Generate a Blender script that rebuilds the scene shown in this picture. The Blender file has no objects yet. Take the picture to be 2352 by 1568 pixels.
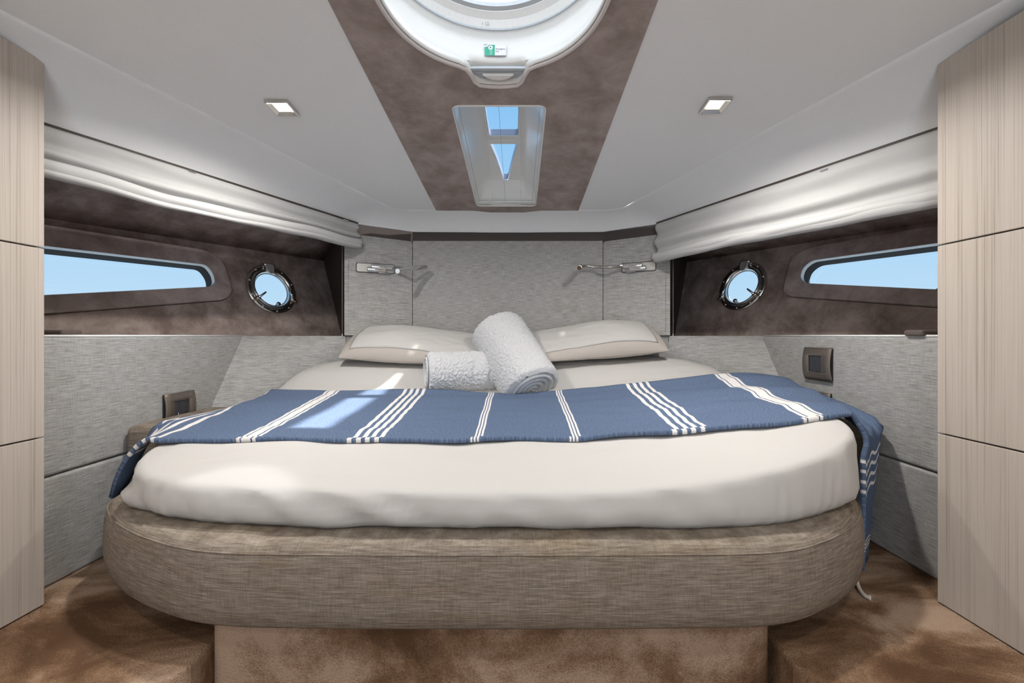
import bpy, bmesh, math, random
from mathutils import Vector, Matrix, noise

random.seed(7)
scene = bpy.context.scene
C = scene.collection

# ------------------------------------------------------------------ camera
F, U0, V0 = 960.0, 1190.0, 770.0          # focal length and vanishing point, pixels of a 2352 x 1568 frame
CX, CZ = 0.064, 0.80                      # camera stands at (CX, 0, CZ) and looks along +y
cam_data = bpy.data.cameras.new('camera')
cam_data.sensor_width = 36.0
cam_data.lens = F / 2352.0 * 36.0
cam_data.shift_x = (1176.0 - U0) / 2352.0
cam_data.shift_y = (V0 - 784.0) / 2352.0
cam_data.clip_start = 0.02
cam = bpy.data.objects.new('camera', cam_data)
cam.location = (CX, 0, CZ)
cam.rotation_euler = (math.pi / 2, 0, 0)
C.objects.link(cam)
scene.camera = cam

# ------------------------------------------------------------------ world
world = bpy.data.worlds.new('sky')
scene.world = world
world.use_nodes = True
wn, wl = world.node_tree.nodes, world.node_tree.links
wn.clear()
w_out = wn.new('ShaderNodeOutputWorld'); w_bg = wn.new('ShaderNodeBackground')
w_geo = wn.new('ShaderNodeTexCoord'); w_sep = wn.new('ShaderNodeSeparateXYZ'); w_ramp = wn.new('ShaderNodeValToRGB')
wl.new(w_geo.outputs['Generated'], w_sep.inputs[0]); wl.new(w_sep.outputs['Z'], w_ramp.inputs[0])
wl.new(w_ramp.outputs[0], w_bg.inputs[0]); wl.new(w_bg.outputs[0], w_out.inputs[0])
wr = w_ramp.color_ramp
wr.elements[0].position = 0.0; wr.elements[0].color = (0.62, 0.82, 0.98, 1)
wr.elements[1].position = 0.5; wr.elements[1].color = (0.27, 0.58, 0.93, 1)
e = wr.elements.new(0.16); e.color = (0.46, 0.73, 0.97, 1)
w_bg.inputs['Strength'].default_value = 0.63

# ------------------------------------------------------------------ sun
sun_data = bpy.data.lights.new('sun', 'SUN')
sun_data.energy = 9.0; sun_data.angle = 0.03; sun_data.color = (1.0, 0.96, 0.90)
sun = bpy.data.objects.new('sun', sun_data); C.objects.link(sun)
sun.location = (1.5, 1.5, 5)
sun.rotation_euler = Vector((-0.52, -0.03, -1.0)).to_track_quat('-Z', 'Y').to_euler()

# fill lamp added in the doorway behind the camera to brighten the cabin
door_data = bpy.data.lights.new('doorway_fill_lamp', 'AREA')
door_data.shape = 'RECTANGLE'; door_data.size = 1.1; door_data.size_y = 1.6
door_data.energy = 11.0; door_data.color = (0.92, 0.96, 1.0)
door_l = bpy.data.objects.new('doorway_fill_lamp', door_data); C.objects.link(door_l)
door_l.location = (0.0, -1.45, 0.75)
door_l.rotation_euler = (math.radians(90), 0, 0)

# lamp added above the round deck hatch to strengthen its daylight
hatch_data = bpy.data.lights.new('hatch_boost_lamp', 'AREA')
hatch_data.shape = 'DISK'; hatch_data.size = 0.54; hatch_data.energy = 1.4; hatch_data.color = (0.96, 0.98, 1.0)
hatch_l = bpy.data.objects.new('hatch_boost_lamp', hatch_data); C.objects.link(hatch_l)
hatch_l.location = (0.0, 1.02, 1.95)

vs = scene.view_settings
vs.view_transform = 'Standard'; vs.look = 'None'; vs.gamma = 1.0; vs.use_curve_mapping = False
vs.exposure = 0.68
scene.cycles.use_denoising = True
scene.cycles.max_bounces = 5
scene.cycles.diffuse_bounces = 4
scene.cycles.glossy_bounces = 3
scene.cycles.transparent_max_bounces = 8
scene.cycles.use_adaptive_sampling = True
scene.cycles.adaptive_threshold = 0.06
scene.cycles.caustics_reflective = False
scene.cycles.caustics_refractive = False
scene.cycles.sample_clamp_indirect = 4.0

# ------------------------------------------------------------------ helpers
def X(u, y): return CX + (u - U0) * y / F
def Z(v, y): return CZ - (v - V0) * y / F
def P(u, v, y): return Vector((X(u, y), y, Z(v, y)))
CAM = Vector((CX, 0, CZ))
def ray_plane(u, v, p0, n):
    d = Vector(((u - U0) / F, 1.0, (V0 - v) / F))
    t = (p0 - CAM).dot(n) / d.dot(n)
    return CAM + d * t
def ceil_z(y): return CZ + 0.943 - 0.082 * y
def CE(u, v):                                         # a pixel on the sloping ceiling
    y = 0.943 / ((V0 - v) / F + 0.082)
    return Vector((X(u, y), y, ceil_z(y)))
def lerp(a, b, t): return a + (b - a) * t
def sstep(a, b, x):
    t = min(1, max(0, (x - a) / (b - a))); return t * t * (3 - 2 * t)
def interp(tab, x):
    if x <= tab[0][0]: return tab[0][1]
    for (x0, y0), (x1, y1) in zip(tab, tab[1:]):
        if x <= x1: return lerp(y0, y1, (x - x0) / (x1 - x0))
    return tab[-1][1]
def catmull(pts, n, closed=False):
    out = []; m = len(pts)
    segs = m if closed else m - 1
    for i in range(segs):
        if closed: p = [pts[(i + k - 1) % m] for k in range(4)]
        else: p = [pts[max(0, min(m - 1, i + k - 1))] for k in range(4)]
        p = [Vector(q) for q in p]
        for k in range(n):
            t = k / n
            out.append(0.5 * ((2 * p[1]) + (-p[0] + p[2]) * t + (2 * p[0] - 5 * p[1] + 4 * p[2] - p[3]) * t * t + (-p[0] + 3 * p[1] - 3 * p[2] + p[3]) * t ** 3))
    if not closed: out.append(Vector(pts[-1]))
    return out

WL = {}
def wloc(o): return WL.get(o.name, Vector((0, 0, 0))) if o else Vector((0, 0, 0))
def tag(o, label=None, cat=None, group=None, kind=None):
    if label: o['label'] = label
    if cat: o['category'] = cat
    if group: o['group'] = group
    if kind: o['kind'] = kind
    return o
def thing(name, loc, label=None, cat=None, group=None, kind=None):
    o = bpy.data.objects.new(name, None); C.objects.link(o)
    o.empty_display_size = 0.05
    o.location = loc; WL[o.name] = Vector(loc)
    return tag(o, label, cat, group, kind)
def link_mesh(name, me, mat, parent=None, origin=None):
    o = bpy.data.objects.new(name, me); C.objects.link(o)
    if mat is not None:
        for m in (mat if isinstance(mat, (list, tuple)) else [mat]): me.materials.append(m)
    if parent: o.parent = parent
    WL[o.name] = wloc(parent) if parent else Vector(origin or (0, 0, 0))
    if not parent and origin: o.location = origin
    return o
def mk(name, verts, faces, mat, parent=None, smooth=False, origin=None, midx=None, bevel=0, seg=2, subsurf=0, solid=0, fix=True, ang=None):
    if parent is None and origin is None:
        xs = [v[0] for v in verts]; ys = [v[1] for v in verts]; zs = [v[2] for v in verts]
        origin = Vector(((min(xs) + max(xs)) / 2, (min(ys) + max(ys)) / 2, min(zs)))
    off = wloc(parent) if parent else Vector(origin)
    me = bpy.data.meshes.new(name)
    me.from_pydata([Vector(v) - off for v in verts], [], faces)
    if fix:
        bm = bmesh.new(); bm.from_mesh(me)
        bmesh.ops.recalc_face_normals(bm, faces=bm.faces); bm.to_mesh(me); bm.free()
    if midx:
        for p, i in zip(me.polygons, midx): p.material_index = i
    if smooth:
        for p in me.polygons: p.use_smooth = True
    me.update()
    o = link_mesh(name, me, mat, parent, None if parent else off)
    if bevel:
        b = o.modifiers.new('bevel', 'BEVEL'); b.width = bevel; b.segments = seg; b.limit_method = 'ANGLE'; b.angle_limit = math.radians(ang or 35)
        b.harden_normals = False
    if solid:
        s = o.modifiers.new('solid', 'SOLIDIFY'); s.thickness = solid; s.offset = 0
    if subsurf:
        s = o.modifiers.new('sub', 'SUBSURF'); s.levels = subsurf; s.render_levels = subsurf
    return o
def box_vf(lo, hi, fr=None):
    vs_ = [Vector((x, y, z)) for z in (lo[2], hi[2]) for y in (lo[1], hi[1]) for x in (lo[0], hi[0])]
    fs = [(0, 2, 3, 1), (4, 5, 7, 6), (0, 1, 5, 4), (2, 6, 7, 3), (0, 4, 6, 2), (1, 3, 7, 5)]
    if fr: vs_ = [fr @ v for v in vs_]
    return vs_, fs
def box(name, lo, hi, mat, parent=None, fr=None, **k):
    v, f = box_vf(lo, hi, fr); return mk(name, v, f, mat, parent, **k)
def join_vf(parts):
    V, Fc = [], []
    for v, f in parts:
        n = len(V); V += list(v); Fc += [tuple(i + n for i in q) for q in f]
    return V, Fc
def plate(name, outer, thick, mat, parent=None, holes=(), bevel=0, seg=2, smooth=False, origin=None):
    """planar plate: outer loop (and hole loops) of 3D points, extruded along the vector thick"""
    outer = [Vector(p) for p in outer]; holes = [[Vector(p) for p in h] for h in holes]; thick = Vector(thick)
    off = wloc(parent) if parent else Vector(origin or sum(outer, Vector()) / len(outer))
    bm = bmesh.new()
    loops = []
    for lp in [outer] + holes:
        loops.append([bm.verts.new(p - off) for p in lp])
    if not holes:
        bm.faces.new(loops[0])
    else:
        ed = []
        for lp in loops:
            for i in range(len(lp)): ed.append(bm.edges.new((lp[i], lp[(i + 1) % len(lp)])))
        n = Vector()
        for i in range(len(outer)):
            n += outer[i].cross(outer[(i + 1) % len(outer)])
        bmesh.ops.triangle_fill(bm, use_beauty=True, use_dissolve=False, edges=ed, normal=n.normalized())
    bm.verts.ensure_lookup_table()
    faces = list(bm.faces)
    vmap = {v: bm.verts.new(v.co + thick) for v in list(bm.verts)}
    for f in faces: bm.faces.new([vmap[v] for v in reversed(f.verts)])
    for lp in loops:
        for i in range(len(lp)):
            a, b = lp[i], lp[(i + 1) % len(lp)]
            bm.faces.new((a, b, vmap[b], vmap[a]))
    bmesh.ops.recalc_face_normals(bm, faces=bm.faces)
    me = bpy.data.meshes.new(name); bm.to_mesh(me); bm.free()
    if smooth:
        for p in me.polygons: p.use_smooth = True
    o = link_mesh(name, me, mat, parent, None if parent else off)
    if bevel:
        b = o.modifiers.new('bevel', 'BEVEL'); b.width = bevel; b.segments = seg; b.limit_method = 'ANGLE'; b.angle_limit = math.radians(40)
    return o
def grid_faces(nu, nv, wrap_u=False, wrap_v=False, base=0):
    fs = []
    for i in range(nu if wrap_u else nu - 1):
        for j in range(nv if wrap_v else nv - 1):
            a = i * nv + j; b = ((i + 1) % nu) * nv + j
            c = ((i + 1) % nu) * nv + (j + 1) % nv; d = i * nv + (j + 1) % nv
            fs.append((a + base, b + base, c + base, d + base))
    return fs
def tube_vf(path, r, n=12, cap=True):
    path = [Vector(p) for p in path]; V = []; N = len(path)
    rr = r if isinstance(r, (list, tuple)) else [r] * N
    up = Vector((0, 0, 1))
    for i, p in enumerate(path):
        t = (path[min(i + 1, N - 1)] - path[max(i - 1, 0)]).normalized()
        a = t.cross(up)
        if a.length < 1e-3: a = t.cross(Vector((1, 0, 0)))
        a.normalize(); b = t.cross(a)
        for k in range(n):
            th = 2 * math.pi * k / n
            V.append(p + (a * math.cos(th) + b * math.sin(th)) * rr[i])
    fs = grid_faces(N, n, wrap_v=True)
    if cap:
        fs.append(tuple(range(n))); fs.append(tuple(range((N - 1) * n, N * n)))
    return V, fs
def closed_tube(name, path, r, mat, parent, n=8):
    path = [Vector(p) for p in path]; N = len(path); V = []
    for i, p in enumerate(path):
        t = (path[(i + 1) % N] - path[i - 1]).normalized()
        a = t.cross(Vector((0, 0, 1)));
        if a.length < 1e-3: a = Vector((1, 0, 0))
        a.normalize(); b = t.cross(a)
        for k in range(n):
            th = 2 * math.pi * k / n; V.append(p + (a * math.cos(th) + b * math.sin(th)) * r)
    return mk(name, V, grid_faces(N, n, True, True), mat, parent, smooth=True)
def lathe_vf(profile, fr, n=48, closed=True):
    """profile of (radius, height) pairs spun about the local z axis of the frame fr"""
    V = []
    for k in range(n):
        th = 2 * math.pi * k / n
        for r, h in profile: V.append(fr @ Vector((r * math.cos(th), r * math.sin(th), h)))
    m = len(profile)
    return V, grid_faces(n, m, wrap_u=True, wrap_v=closed)
def frame(o, x, y, z):
    M = Matrix.Identity(4)
    for i, a in enumerate((x, y, z)):
        a = Vector(a)
        for r in range(3): M[r][i] = a[r]
    for r in range(3): M[r][3] = o[r]
    return M

# ------------------------------------------------------------------ materials
def new_mat(name):
    m = bpy.data.materials.new(name); m.use_nodes = True
    nt = m.node_tree; b = nt.nodes['Principled BSDF']
    return m, nt, b
def simple(name, col, rough=0.5, metal=0.0, spec=0.5, coat=0.0, emit=None, est=0.0):
    m, nt, b = new_mat(name)
    b.inputs['Base Color'].default_value = (*col, 1); b.inputs['Roughness'].default_value = rough
    b.inputs['Metallic'].default_value = metal; b.inputs['Specular IOR Level'].default_value = spec
    b.inputs['Coat Weight'].default_value = coat
    if emit: b.inputs['Emission Color'].default_value = (*emit, 1); b.inputs['Emission Strength'].default_value = est
    return m
def coords(nt, scale, kind='Object', rot=(0, 0, 0)):
    tc = nt.nodes.new('ShaderNodeTexCoord'); mp = nt.nodes.new('ShaderNodeMapping')
    mp.inputs['Scale'].default_value = scale; mp.inputs['Rotation'].default_value = rot
    nt.links.new(tc.outputs[kind], mp.inputs[0]); return mp.outputs[0]
def noise_tex(nt, vec, scale, detail=2, rough=0.5, dist=0.0):
    n = nt.nodes.new('ShaderNodeTexNoise'); n.inputs['Scale'].default_value = scale
    n.inputs['Detail'].default_value = detail; n.inputs['Roughness'].default_value = rough; n.inputs['Distortion'].default_value = dist
    nt.links.new(vec, n.inputs['Vector']); return n.outputs['Fac']
def ramp(nt, fac, stops):
    r = nt.nodes.new('ShaderNodeValToRGB'); cr = r.color_ramp
    cr.elements[0].position, cr.elements[0].color = stops[0][0], (*stops[0][1], 1)
    cr.elements[1].position, cr.elements[1].color = stops[-1][0], (*stops[-1][1], 1)
    for p, c in stops[1:-1]:
        e_ = cr.elements.new(p); e_.color = (*c, 1)
    nt.links.new(fac, r.inputs[0]); return r.outputs[0]
def mathn(nt, op, a, b=None, c=None):
    n = nt.nodes.new('ShaderNodeMath'); n.operation = op
    for i, q in enumerate((a, b, c)):
        if q is None: continue
        if isinstance(q, (int, float)): n.inputs[i].default_value = q
        else: nt.links.new(q, n.inputs[i])
    return n.outputs[0]
def mixc(nt, fac, a, b, mode='MIX'):
    n = nt.nodes.new('ShaderNodeMix'); n.data_type = 'RGBA'; n.blend_type = mode
    for idx, q in ((0, fac), (6, a), (7, b)):
        if isinstance(q, (int, float)): n.inputs[idx].default_value = q
        elif isinstance(q, tuple): n.inputs[idx].default_value = (*q, 1)
        else: nt.links.new(q, n.inputs[idx])
    return n.outputs[2]
def bump(nt, b, h, strength=0.3, dist=0.002):
    n = nt.nodes.new('ShaderNodeBump'); n.inputs['Strength'].default_value = strength; n.inputs['Distance'].default_value = dist
    nt.links.new(h, n.inputs['Height']); nt.links.new(n.outputs[0], b.inputs['Normal'])

def woven(name, dark, mid, light, tint, rot=(0, 0, 0)):
    m, nt, b = new_mat(name)
    h = noise_tex(nt, coords(nt, (18, 18, 330), rot=rot), 1.0, 3, 0.65)      # long weft slubs
    v = noise_tex(nt, coords(nt, (300, 300 if rot[0] == 0 else 26, 26), rot=rot), 1.0, 2, 0.6)      # warp
    f = noise_tex(nt, coords(nt, (1, 1, 1)), 700, 1, 0.5)
    s = mathn(nt, 'ADD', mathn(nt, 'MULTIPLY', h, 0.62), mathn(nt, 'ADD', mathn(nt, 'MULTIPLY', v, 0.20), mathn(nt, 'MULTIPLY', f, 0.18)))
    col = ramp(nt, s, [(0.34, dark), (0.5, mid), (0.67, light)])
    big = noise_tex(nt, coords(nt, (4, 4, 22), rot=rot), 1.0, 3, 0.6)
    col = mixc(nt, ramp(nt, big, [(0.5, (0, 0, 0)), (0.72, (0.55, 0.55, 0.55))]), col, tint, 'MULTIPLY')
    nt.links.new(col, b.inputs['Base Color'])
    b.inputs['Roughness'].default_value = 0.9; b.inputs['Specular IOR Level'].default_value = 0.15
    bump(nt, b, s, 0.5, 0.003)
    return m
M = {}
M['fabric'] = woven('woven_grey', (0.225, 0.22, 0.215), (0.40, 0.395, 0.385), (0.58, 0.575, 0.56), (0.88, 0.86, 0.78))
M['base_fabric'] = woven('woven_taupe', (0.125, 0.10, 0.078), (0.225, 0.187, 0.152), (0.36, 0.315, 0.262), (0.92, 0.84, 0.66), (math.pi / 4, 0, 0))

def suede(name, c0, c1, c2):
    m, nt, b = new_mat(name)
    n1 = noise_tex(nt, coords(nt, (1, 1, 1)), 8.0, 5, 0.68, 0.25)
    n2 = noise_tex(nt, coords(nt, (1, 1, 1)), 420, 2, 0.6)
    s = mathn(nt, 'ADD', mathn(nt, 'MULTIPLY', n1, 0.8), mathn(nt, 'MULTIPLY', n2, 0.2))
    nt.links.new(ramp(nt, s, [(0.38, c0), (0.5, c1), (0.62, c2)]), b.inputs['Base Color'])
    b.inputs['Roughness'].default_value = 0.95; b.inputs['Specular IOR Level'].default_value = 0.1
    return m
M['suede'] = suede('suede_brown', (0.20, 0.153, 0.135), (0.30, 0.24, 0.216), (0.41, 0.34, 0.315))
M['suede_grey'] = suede('suede_surround', (0.28, 0.228, 0.215), (0.37, 0.31, 0.296), (0.46, 0.395, 0.38))
M['suede_ceiling'] = suede('suede_taupe', (0.265, 0.215, 0.195), (0.34, 0.283, 0.262), (0.415, 0.352, 0.33))

def carpet_mat():
    m, nt, b = new_mat('carpet')
    n1 = noise_tex(nt, coords(nt, (1, 1.6, 1), rot=(0, 0, 0.7)), 3.2, 6, 0.60, 0.5)
    n2 = noise_tex(nt, coords(nt, (1, 1, 1)), 260, 2, 0.7)
    s = mathn(nt, 'ADD', mathn(nt, 'MULTIPLY', n1, 0.80), mathn(nt, 'MULTIPLY', n2, 0.20))
    col = ramp(nt, s, [(0.40, (0.115, 0.064, 0.036)), (0.5, (0.235, 0.142, 0.085)), (0.60, (0.46, 0.33, 0.24))])
    nt.links.new(col, b.inputs['Base Color'])
    b.inputs['Roughness'].default_value = 1.0; b.inputs['Specular IOR Level'].default_value = 0.05
    bump(nt, b, n2, 0.8, 0.006)
    return m
M['carpet'] = carpet_mat()

def wood_mat(name, base, dark, light, freq):
    m, nt, b = new_mat(name)
    n1 = noise_tex(nt, coords(nt, (freq, freq, 1.2)), 1.0, 3, 0.6, 0.15)
    n2 = noise_tex(nt, coords(nt, (freq * 0.22, freq * 0.22, 0.7)), 1.0, 2, 0.5)
    n3 = noise_tex(nt, coords(nt, (500, 500, 9)), 1.0, 2, 0.5)
    s = mathn(nt, 'ADD', mathn(nt, 'MULTIPLY', n1, 0.62), mathn(nt, 'ADD', mathn(nt, 'MULTIPLY', n2, 0.26), mathn(nt, 'MULTIPLY', n3, 0.12)))
    col = ramp(nt, s, [(0.33, dark), (0.43, base), (0.55, light), (0.66, base)])
    nt.links.new(col, b.inputs['Base Color'])
    b.inputs['Roughness'].default_value = 0.5; b.inputs['Specular IOR Level'].default_value = 0.35
    return m
M['wood'] = wood_mat('pale_oak', (0.46, 0.40, 0.345), (0.29, 0.24, 0.195), (0.54, 0.48, 0.42), 230)

def painted(name, col, rough, spec=0.4):
    m, nt, b = new_mat(name)
    n = noise_tex(nt, coords(nt, (1, 1, 1)), 160, 2, 0.6)
    nt.links.new(ramp(nt, n, [(0.3, tuple(c * 0.97 for c in col)), (0.7, col)]), b.inputs['Base Color'])
    b.inputs['Roughness'].default_value = rough; b.inputs['Specular IOR Level'].default_value = spec
    return m
M['white'] = painted('white_liner', (0.87, 0.88, 0.885), 0.7, 0.08)
M['gelcoat'] = simple('white_gelcoat', (0.80, 0.80, 0.775), 0.22, 0, 0.5, 0.4)
M['hatch_white'] = painted('hatch_white', (0.84, 0.84, 0.825), 0.35)
M['hatch_grey'] = simple('hatch_grey', (0.46, 0.49, 0.52), 0.4, 0.3)
M['hatch_rim'] = simple('hatch_rim', (0.62, 0.57, 0.55), 0.6)
M['dark_trim'] = painted('dark_brown_trim', (0.062, 0.048, 0.042), 0.55)
M['brown_gloss'] = simple('brown_block', (0.13, 0.10, 0.09), 0.45)
M['black'] = simple('black_plastic', (0.02, 0.02, 0.024), 0.4)
M['slate'] = simple('switch_slate', (0.045, 0.045, 0.055), 0.45)
M['bronze'] = simple('bronze_plate', (0.20, 0.17, 0.145), 0.38, 0.55)
M['chrome'] = simple('chrome', (0.78, 0.78, 0.77), 0.09, 1.0)
M['steel'] = simple('satin_steel', (0.50, 0.485, 0.455), 0.3, 1.0)
M['steel_dark'] = simple('polished_steel', (0.70, 0.68, 0.65), 0.2, 1.0)
M['hinge'] = simple('hinge_steel', (0.60, 0.59, 0.57), 0.36, 0.4)
M['gap'] = simple('dark_gap', (0.035, 0.03, 0.028), 0.8)
M['lamp_core'] = simple('lamp_core', (1, 0.9, 0.75), 0.5, 0, 0.5, 0, (1.0, 0.78, 0.48), 12.0)
M['reading_lens'] = simple('reading_lens', (0.9, 0.95, 1.0), 0.3)
M['amber'] = simple('amber_socket', (0.10, 0.055, 0.025), 0.5)
M['green'] = simple('sign_green', (0.02, 0.42, 0.26), 0.5)
M['paper'] = simple('sign_white', (0.80, 0.80, 0.86), 0.5)
M['ink'] = simple('ink', (0.09, 0.09, 0.10), 0.6)
M['cord'] = simple('cord', (0.20, 0.20, 0.20), 0.7)
M['tinted_edge'] = simple('tinted_edge', (0.30, 0.33, 0.42), 0.25)

def sheet_mat(name, col, dark):
    m, nt, b = new_mat(name)
    n = noise_tex(nt, coords(nt, (1, 1, 1)), 900, 2, 0.5)
    n2 = noise_tex(nt, coords(nt, (10, 4, 10)), 1.0, 4, 0.6, 0.6)
    nt.links.new(mixc(nt, 0.35, col, ramp(nt, n, [(0.3, dark), (0.7, col)])), b.inputs['Base Color'])
    b.inputs['Roughness'].default_value = 0.85; b.inputs['Specular IOR Level'].default_value = 0.15
    bump(nt, b, mathn(nt, 'ADD', mathn(nt, 'MULTIPLY', n, 0.12), n2), 0.22, 0.006)
    return m
M['sheet'] = sheet_mat('cotton_sheet', (0.565, 0.55, 0.53), (0.50, 0.487, 0.47))
M['pillow_edge'] = sheet_mat('pillow_border', (0.50, 0.455, 0.415), (0.43, 0.39, 0.355))
M['blind'] = sheet_mat('blind_cloth', (0.53, 0.53, 0.525), (0.47, 0.47, 0.465))

def towel_mat():
    m, nt, b = new_mat('terry')
    n = noise_tex(nt, coords(nt, (1, 1, 1)), 330, 3, 0.65)
    nt.links.new(ramp(nt, n, [(0.34, (0.66, 0.68, 0.71)), (0.55, (0.89, 0.89, 0.90))]), b.inputs['Base Color'])
    b.inputs['Roughness'].default_value = 1.0; b.inputs['Specular IOR Level'].default_value = 0.05
    bump(nt, b, n, 0.9, 0.006)
    return m
M['terry'] = towel_mat()

STRIPES = [(-1.262, -1.248), (-1.23, -1.216), (-1.196, -1.182), (-1.162, -1.148),
           (-.868, -.856), (-.851, -.821), (-.815, -.804),
           (-.4916, -.476), (-.461, -.445), (-.432, -.417), (-.402, -.387),
           (-.082, -.076), (-.0716, -.065), (-.061, -.054),
           (.248, .255), (.259, .266), (.271, .278),
           (.590, .606), (.623, .639), (.653, .669), (.686, .700),
           (1.020, 1.032), (1.037, 1.075), (1.080, 1.091),
           (1.392, 1.402), (1.421, 1.431), (1.452, 1.462), (1.481, 1.491),
           (1.636, 1.641), (1.647, 1.652), (1.657, 1.662)]
def blanket_mat():
    m, nt, b = new_mat('blanket_cloth')
    uv = nt.nodes.new('ShaderNodeUVMap'); uv.uv_map = 'cloth'
    sp = nt.nodes.new('ShaderNodeSeparateXYZ'); nt.links.new(uv.outputs[0], sp.inputs[0])
    hem = mathn(nt, 'LESS_THAN', sp.outputs[1], 0.022)
    x = mathn(nt, 'ADD', sp.outputs[0], mathn(nt, 'MULTIPLY', hem, 0.012))
    acc = None
    for a, c in STRIPES:
        n = mathn(nt, 'COMPARE', x, (a + c) / 2, (c - a) / 2)
        acc = n if acc is None else mathn(nt, 'MAXIMUM', acc, n)
    wv = noise_tex(nt, coords(nt, (900, 120, 1), 'UV'), 1.0, 2, 0.6)
    wf = noise_tex(nt, coords(nt, (120, 900, 1), 'UV'), 1.0, 2, 0.6)
    s = mathn(nt, 'MULTIPLY', mathn(nt, 'ADD', wv, wf), 0.5)
    blue = ramp(nt, s, [(0.38, (0.05, 0.075, 0.135)), (0.5, (0.10, 0.143, 0.235)), (0.62, (0.215, 0.27, 0.375))])
    white = ramp(nt, s, [(0.35, (0.66, 0.64, 0.62)), (0.6, (0.80, 0.78, 0.76))])
    nt.links.new(mixc(nt, acc, blue, white), b.inputs['Base Color'])
    b.inputs['Roughness'].default_value = 0.95; b.inputs['Specular IOR Level'].default_value = 0.1
    bump(nt, b, s, 0.4, 0.002)
    return m
M['blanket'] = blanket_mat()
M['fringe'] = simple('fringe', (0.66, 0.60, 0.52), 0.9)

def glass_mat(name, gloss, tint):
    m = bpy.data.materials.new(name); m.use_nodes = True; nt = m.node_tree; nt.nodes.clear()
    o = nt.nodes.new('ShaderNodeOutputMaterial'); mx = nt.nodes.new('ShaderNodeMixShader')
    t = nt.nodes.new('ShaderNodeBsdfTransparent'); g = nt.nodes.new('ShaderNodeBsdfGlossy')
    t.inputs[0].default_value = (*tint, 1); g.inputs['Roughness'].default_value = 0.03
    mx.inputs[0].default_value = gloss
    nt.links.new(t.outputs[0], mx.inputs[1]); nt.links.new(g.outputs[0], mx.inputs[2]); nt.links.new(mx.outputs[0], o.inputs[0])
    return m
M['glass'] = glass_mat('window_glass', 0.03, (0.98, 0.99, 1.0))
def frosted():
    m = bpy.data.materials.new('frosted_acrylic'); m.use_nodes = True; nt = m.node_tree; nt.nodes.clear()
    o = nt.nodes.new('ShaderNodeOutputMaterial'); mx = nt.nodes.new('ShaderNodeMixShader')
    t = nt.nodes.new('ShaderNodeBsdfTransparent'); g = nt.nodes.new('ShaderNodeBsdfTranslucent')
    t.inputs[0].default_value = (0.80, 0.82, 0.85, 1); g.inputs[0].default_value = (0.55, 0.56, 0.57, 1)
    mx.inputs[0].default_value = 0.65
    nt.links.new(t.outputs[0], mx.inputs[1]); nt.links.new(g.outputs[0], mx.inputs[2]); nt.links.new(mx.outputs[0], o.inputs[0])
    return m
M['frosted'] = frosted()

# ================================================================== SETTING
# --- floor
floor = thing('floor', (0, 1, -0.22), kind='structure')
box('lower_floor', (-1.6, -1.5, -0.26), (1.6, 2.8, -0.22), M['carpet'], floor)
for s in (-1, 1):
    pts = [(s * 0.735, 1.02), (s * 0.75, 0.985), (s * 0.80, 0.945), (s * 0.98, 0.80), (s * 1.30, 0.55), (s * 1.33, -1.45), (s * 1.55, -1.45), (s * 1.55, 2.75), (s * 0.735, 2.75)]
    plate('carpet_step', [(x, y, 0.0) for x, y in pts], (0, 0, -0.22), M['carpet'], floor, bevel=0.012, seg=3)

# --- side walls: a lower upholstered wall, a ledge, the flared hull panel above it
T1 = Vector((0.9071 * 0.464, 0.9071, 0))                         # along the hull, towards the bow (left side)
T1 = Vector((0.421, 0.907, 0)).normalized()
NOUT = Vector((-0.907, 0.421, 0))
LEAN = 0.30
T2 = (NOUT * LEAN + Vector((0, 0, 1))).normalized()
P0 = Vector((-1.458, 2.576, 1.0915))
NIN = T1.cross(T2).normalized()
if NIN.x < 0: NIN = -NIN
def mir(p, s): return Vector((-s * p[0], p[1], p[2]))            # s=-1 keeps the left side, s=+1 mirrors to the right
def hull_plane(s):
    return mir(P0, s), mir(NIN, s)
def hull(u, v, s):
    p0, n = hull_plane(s); return ray_plane(u, v, p0, n)
def hull_at(y, z):
    """point of the left hull plane at given y and z"""
    x = P0.x - (NIN.y * (y - P0.y) + NIN.z * (z - P0.z)) / NIN.x
    return Vector((x, y, z))
LEDGE = 0.797
TRIM_Z = 1.462
def trim_x(y): return -2.04 + 0.464 * y
def edge_x(y): return -1.80 + 0.463 * y
def crease_z(y): return lerp(1.29, 1.335, (y - 1.65) / 1.2)

def round_poly(pts, rad, n=6):
    out = []; m = len(pts)
    for i in range(m):
        p, a, b = Vector(pts[i]), Vector(pts[i - 1]), Vector(pts[(i + 1) % m])
        r = rad[i] if isinstance(rad, (list, tuple)) else rad
        if r <= 0: out.append(p); continue
        da, db = (a - p).normalized(), (b - p).normalized()
        r = min(r, (a - p).length * 0.45, (b - p).length * 0.45)
        s, e_ = p + da * r, p + db * r
        for k in range(n + 1):
            t = k / n; out.append(s * (1 - t) ** 2 + p * 2 * t * (1 - t) + e_ * t * t)
    return out

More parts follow.
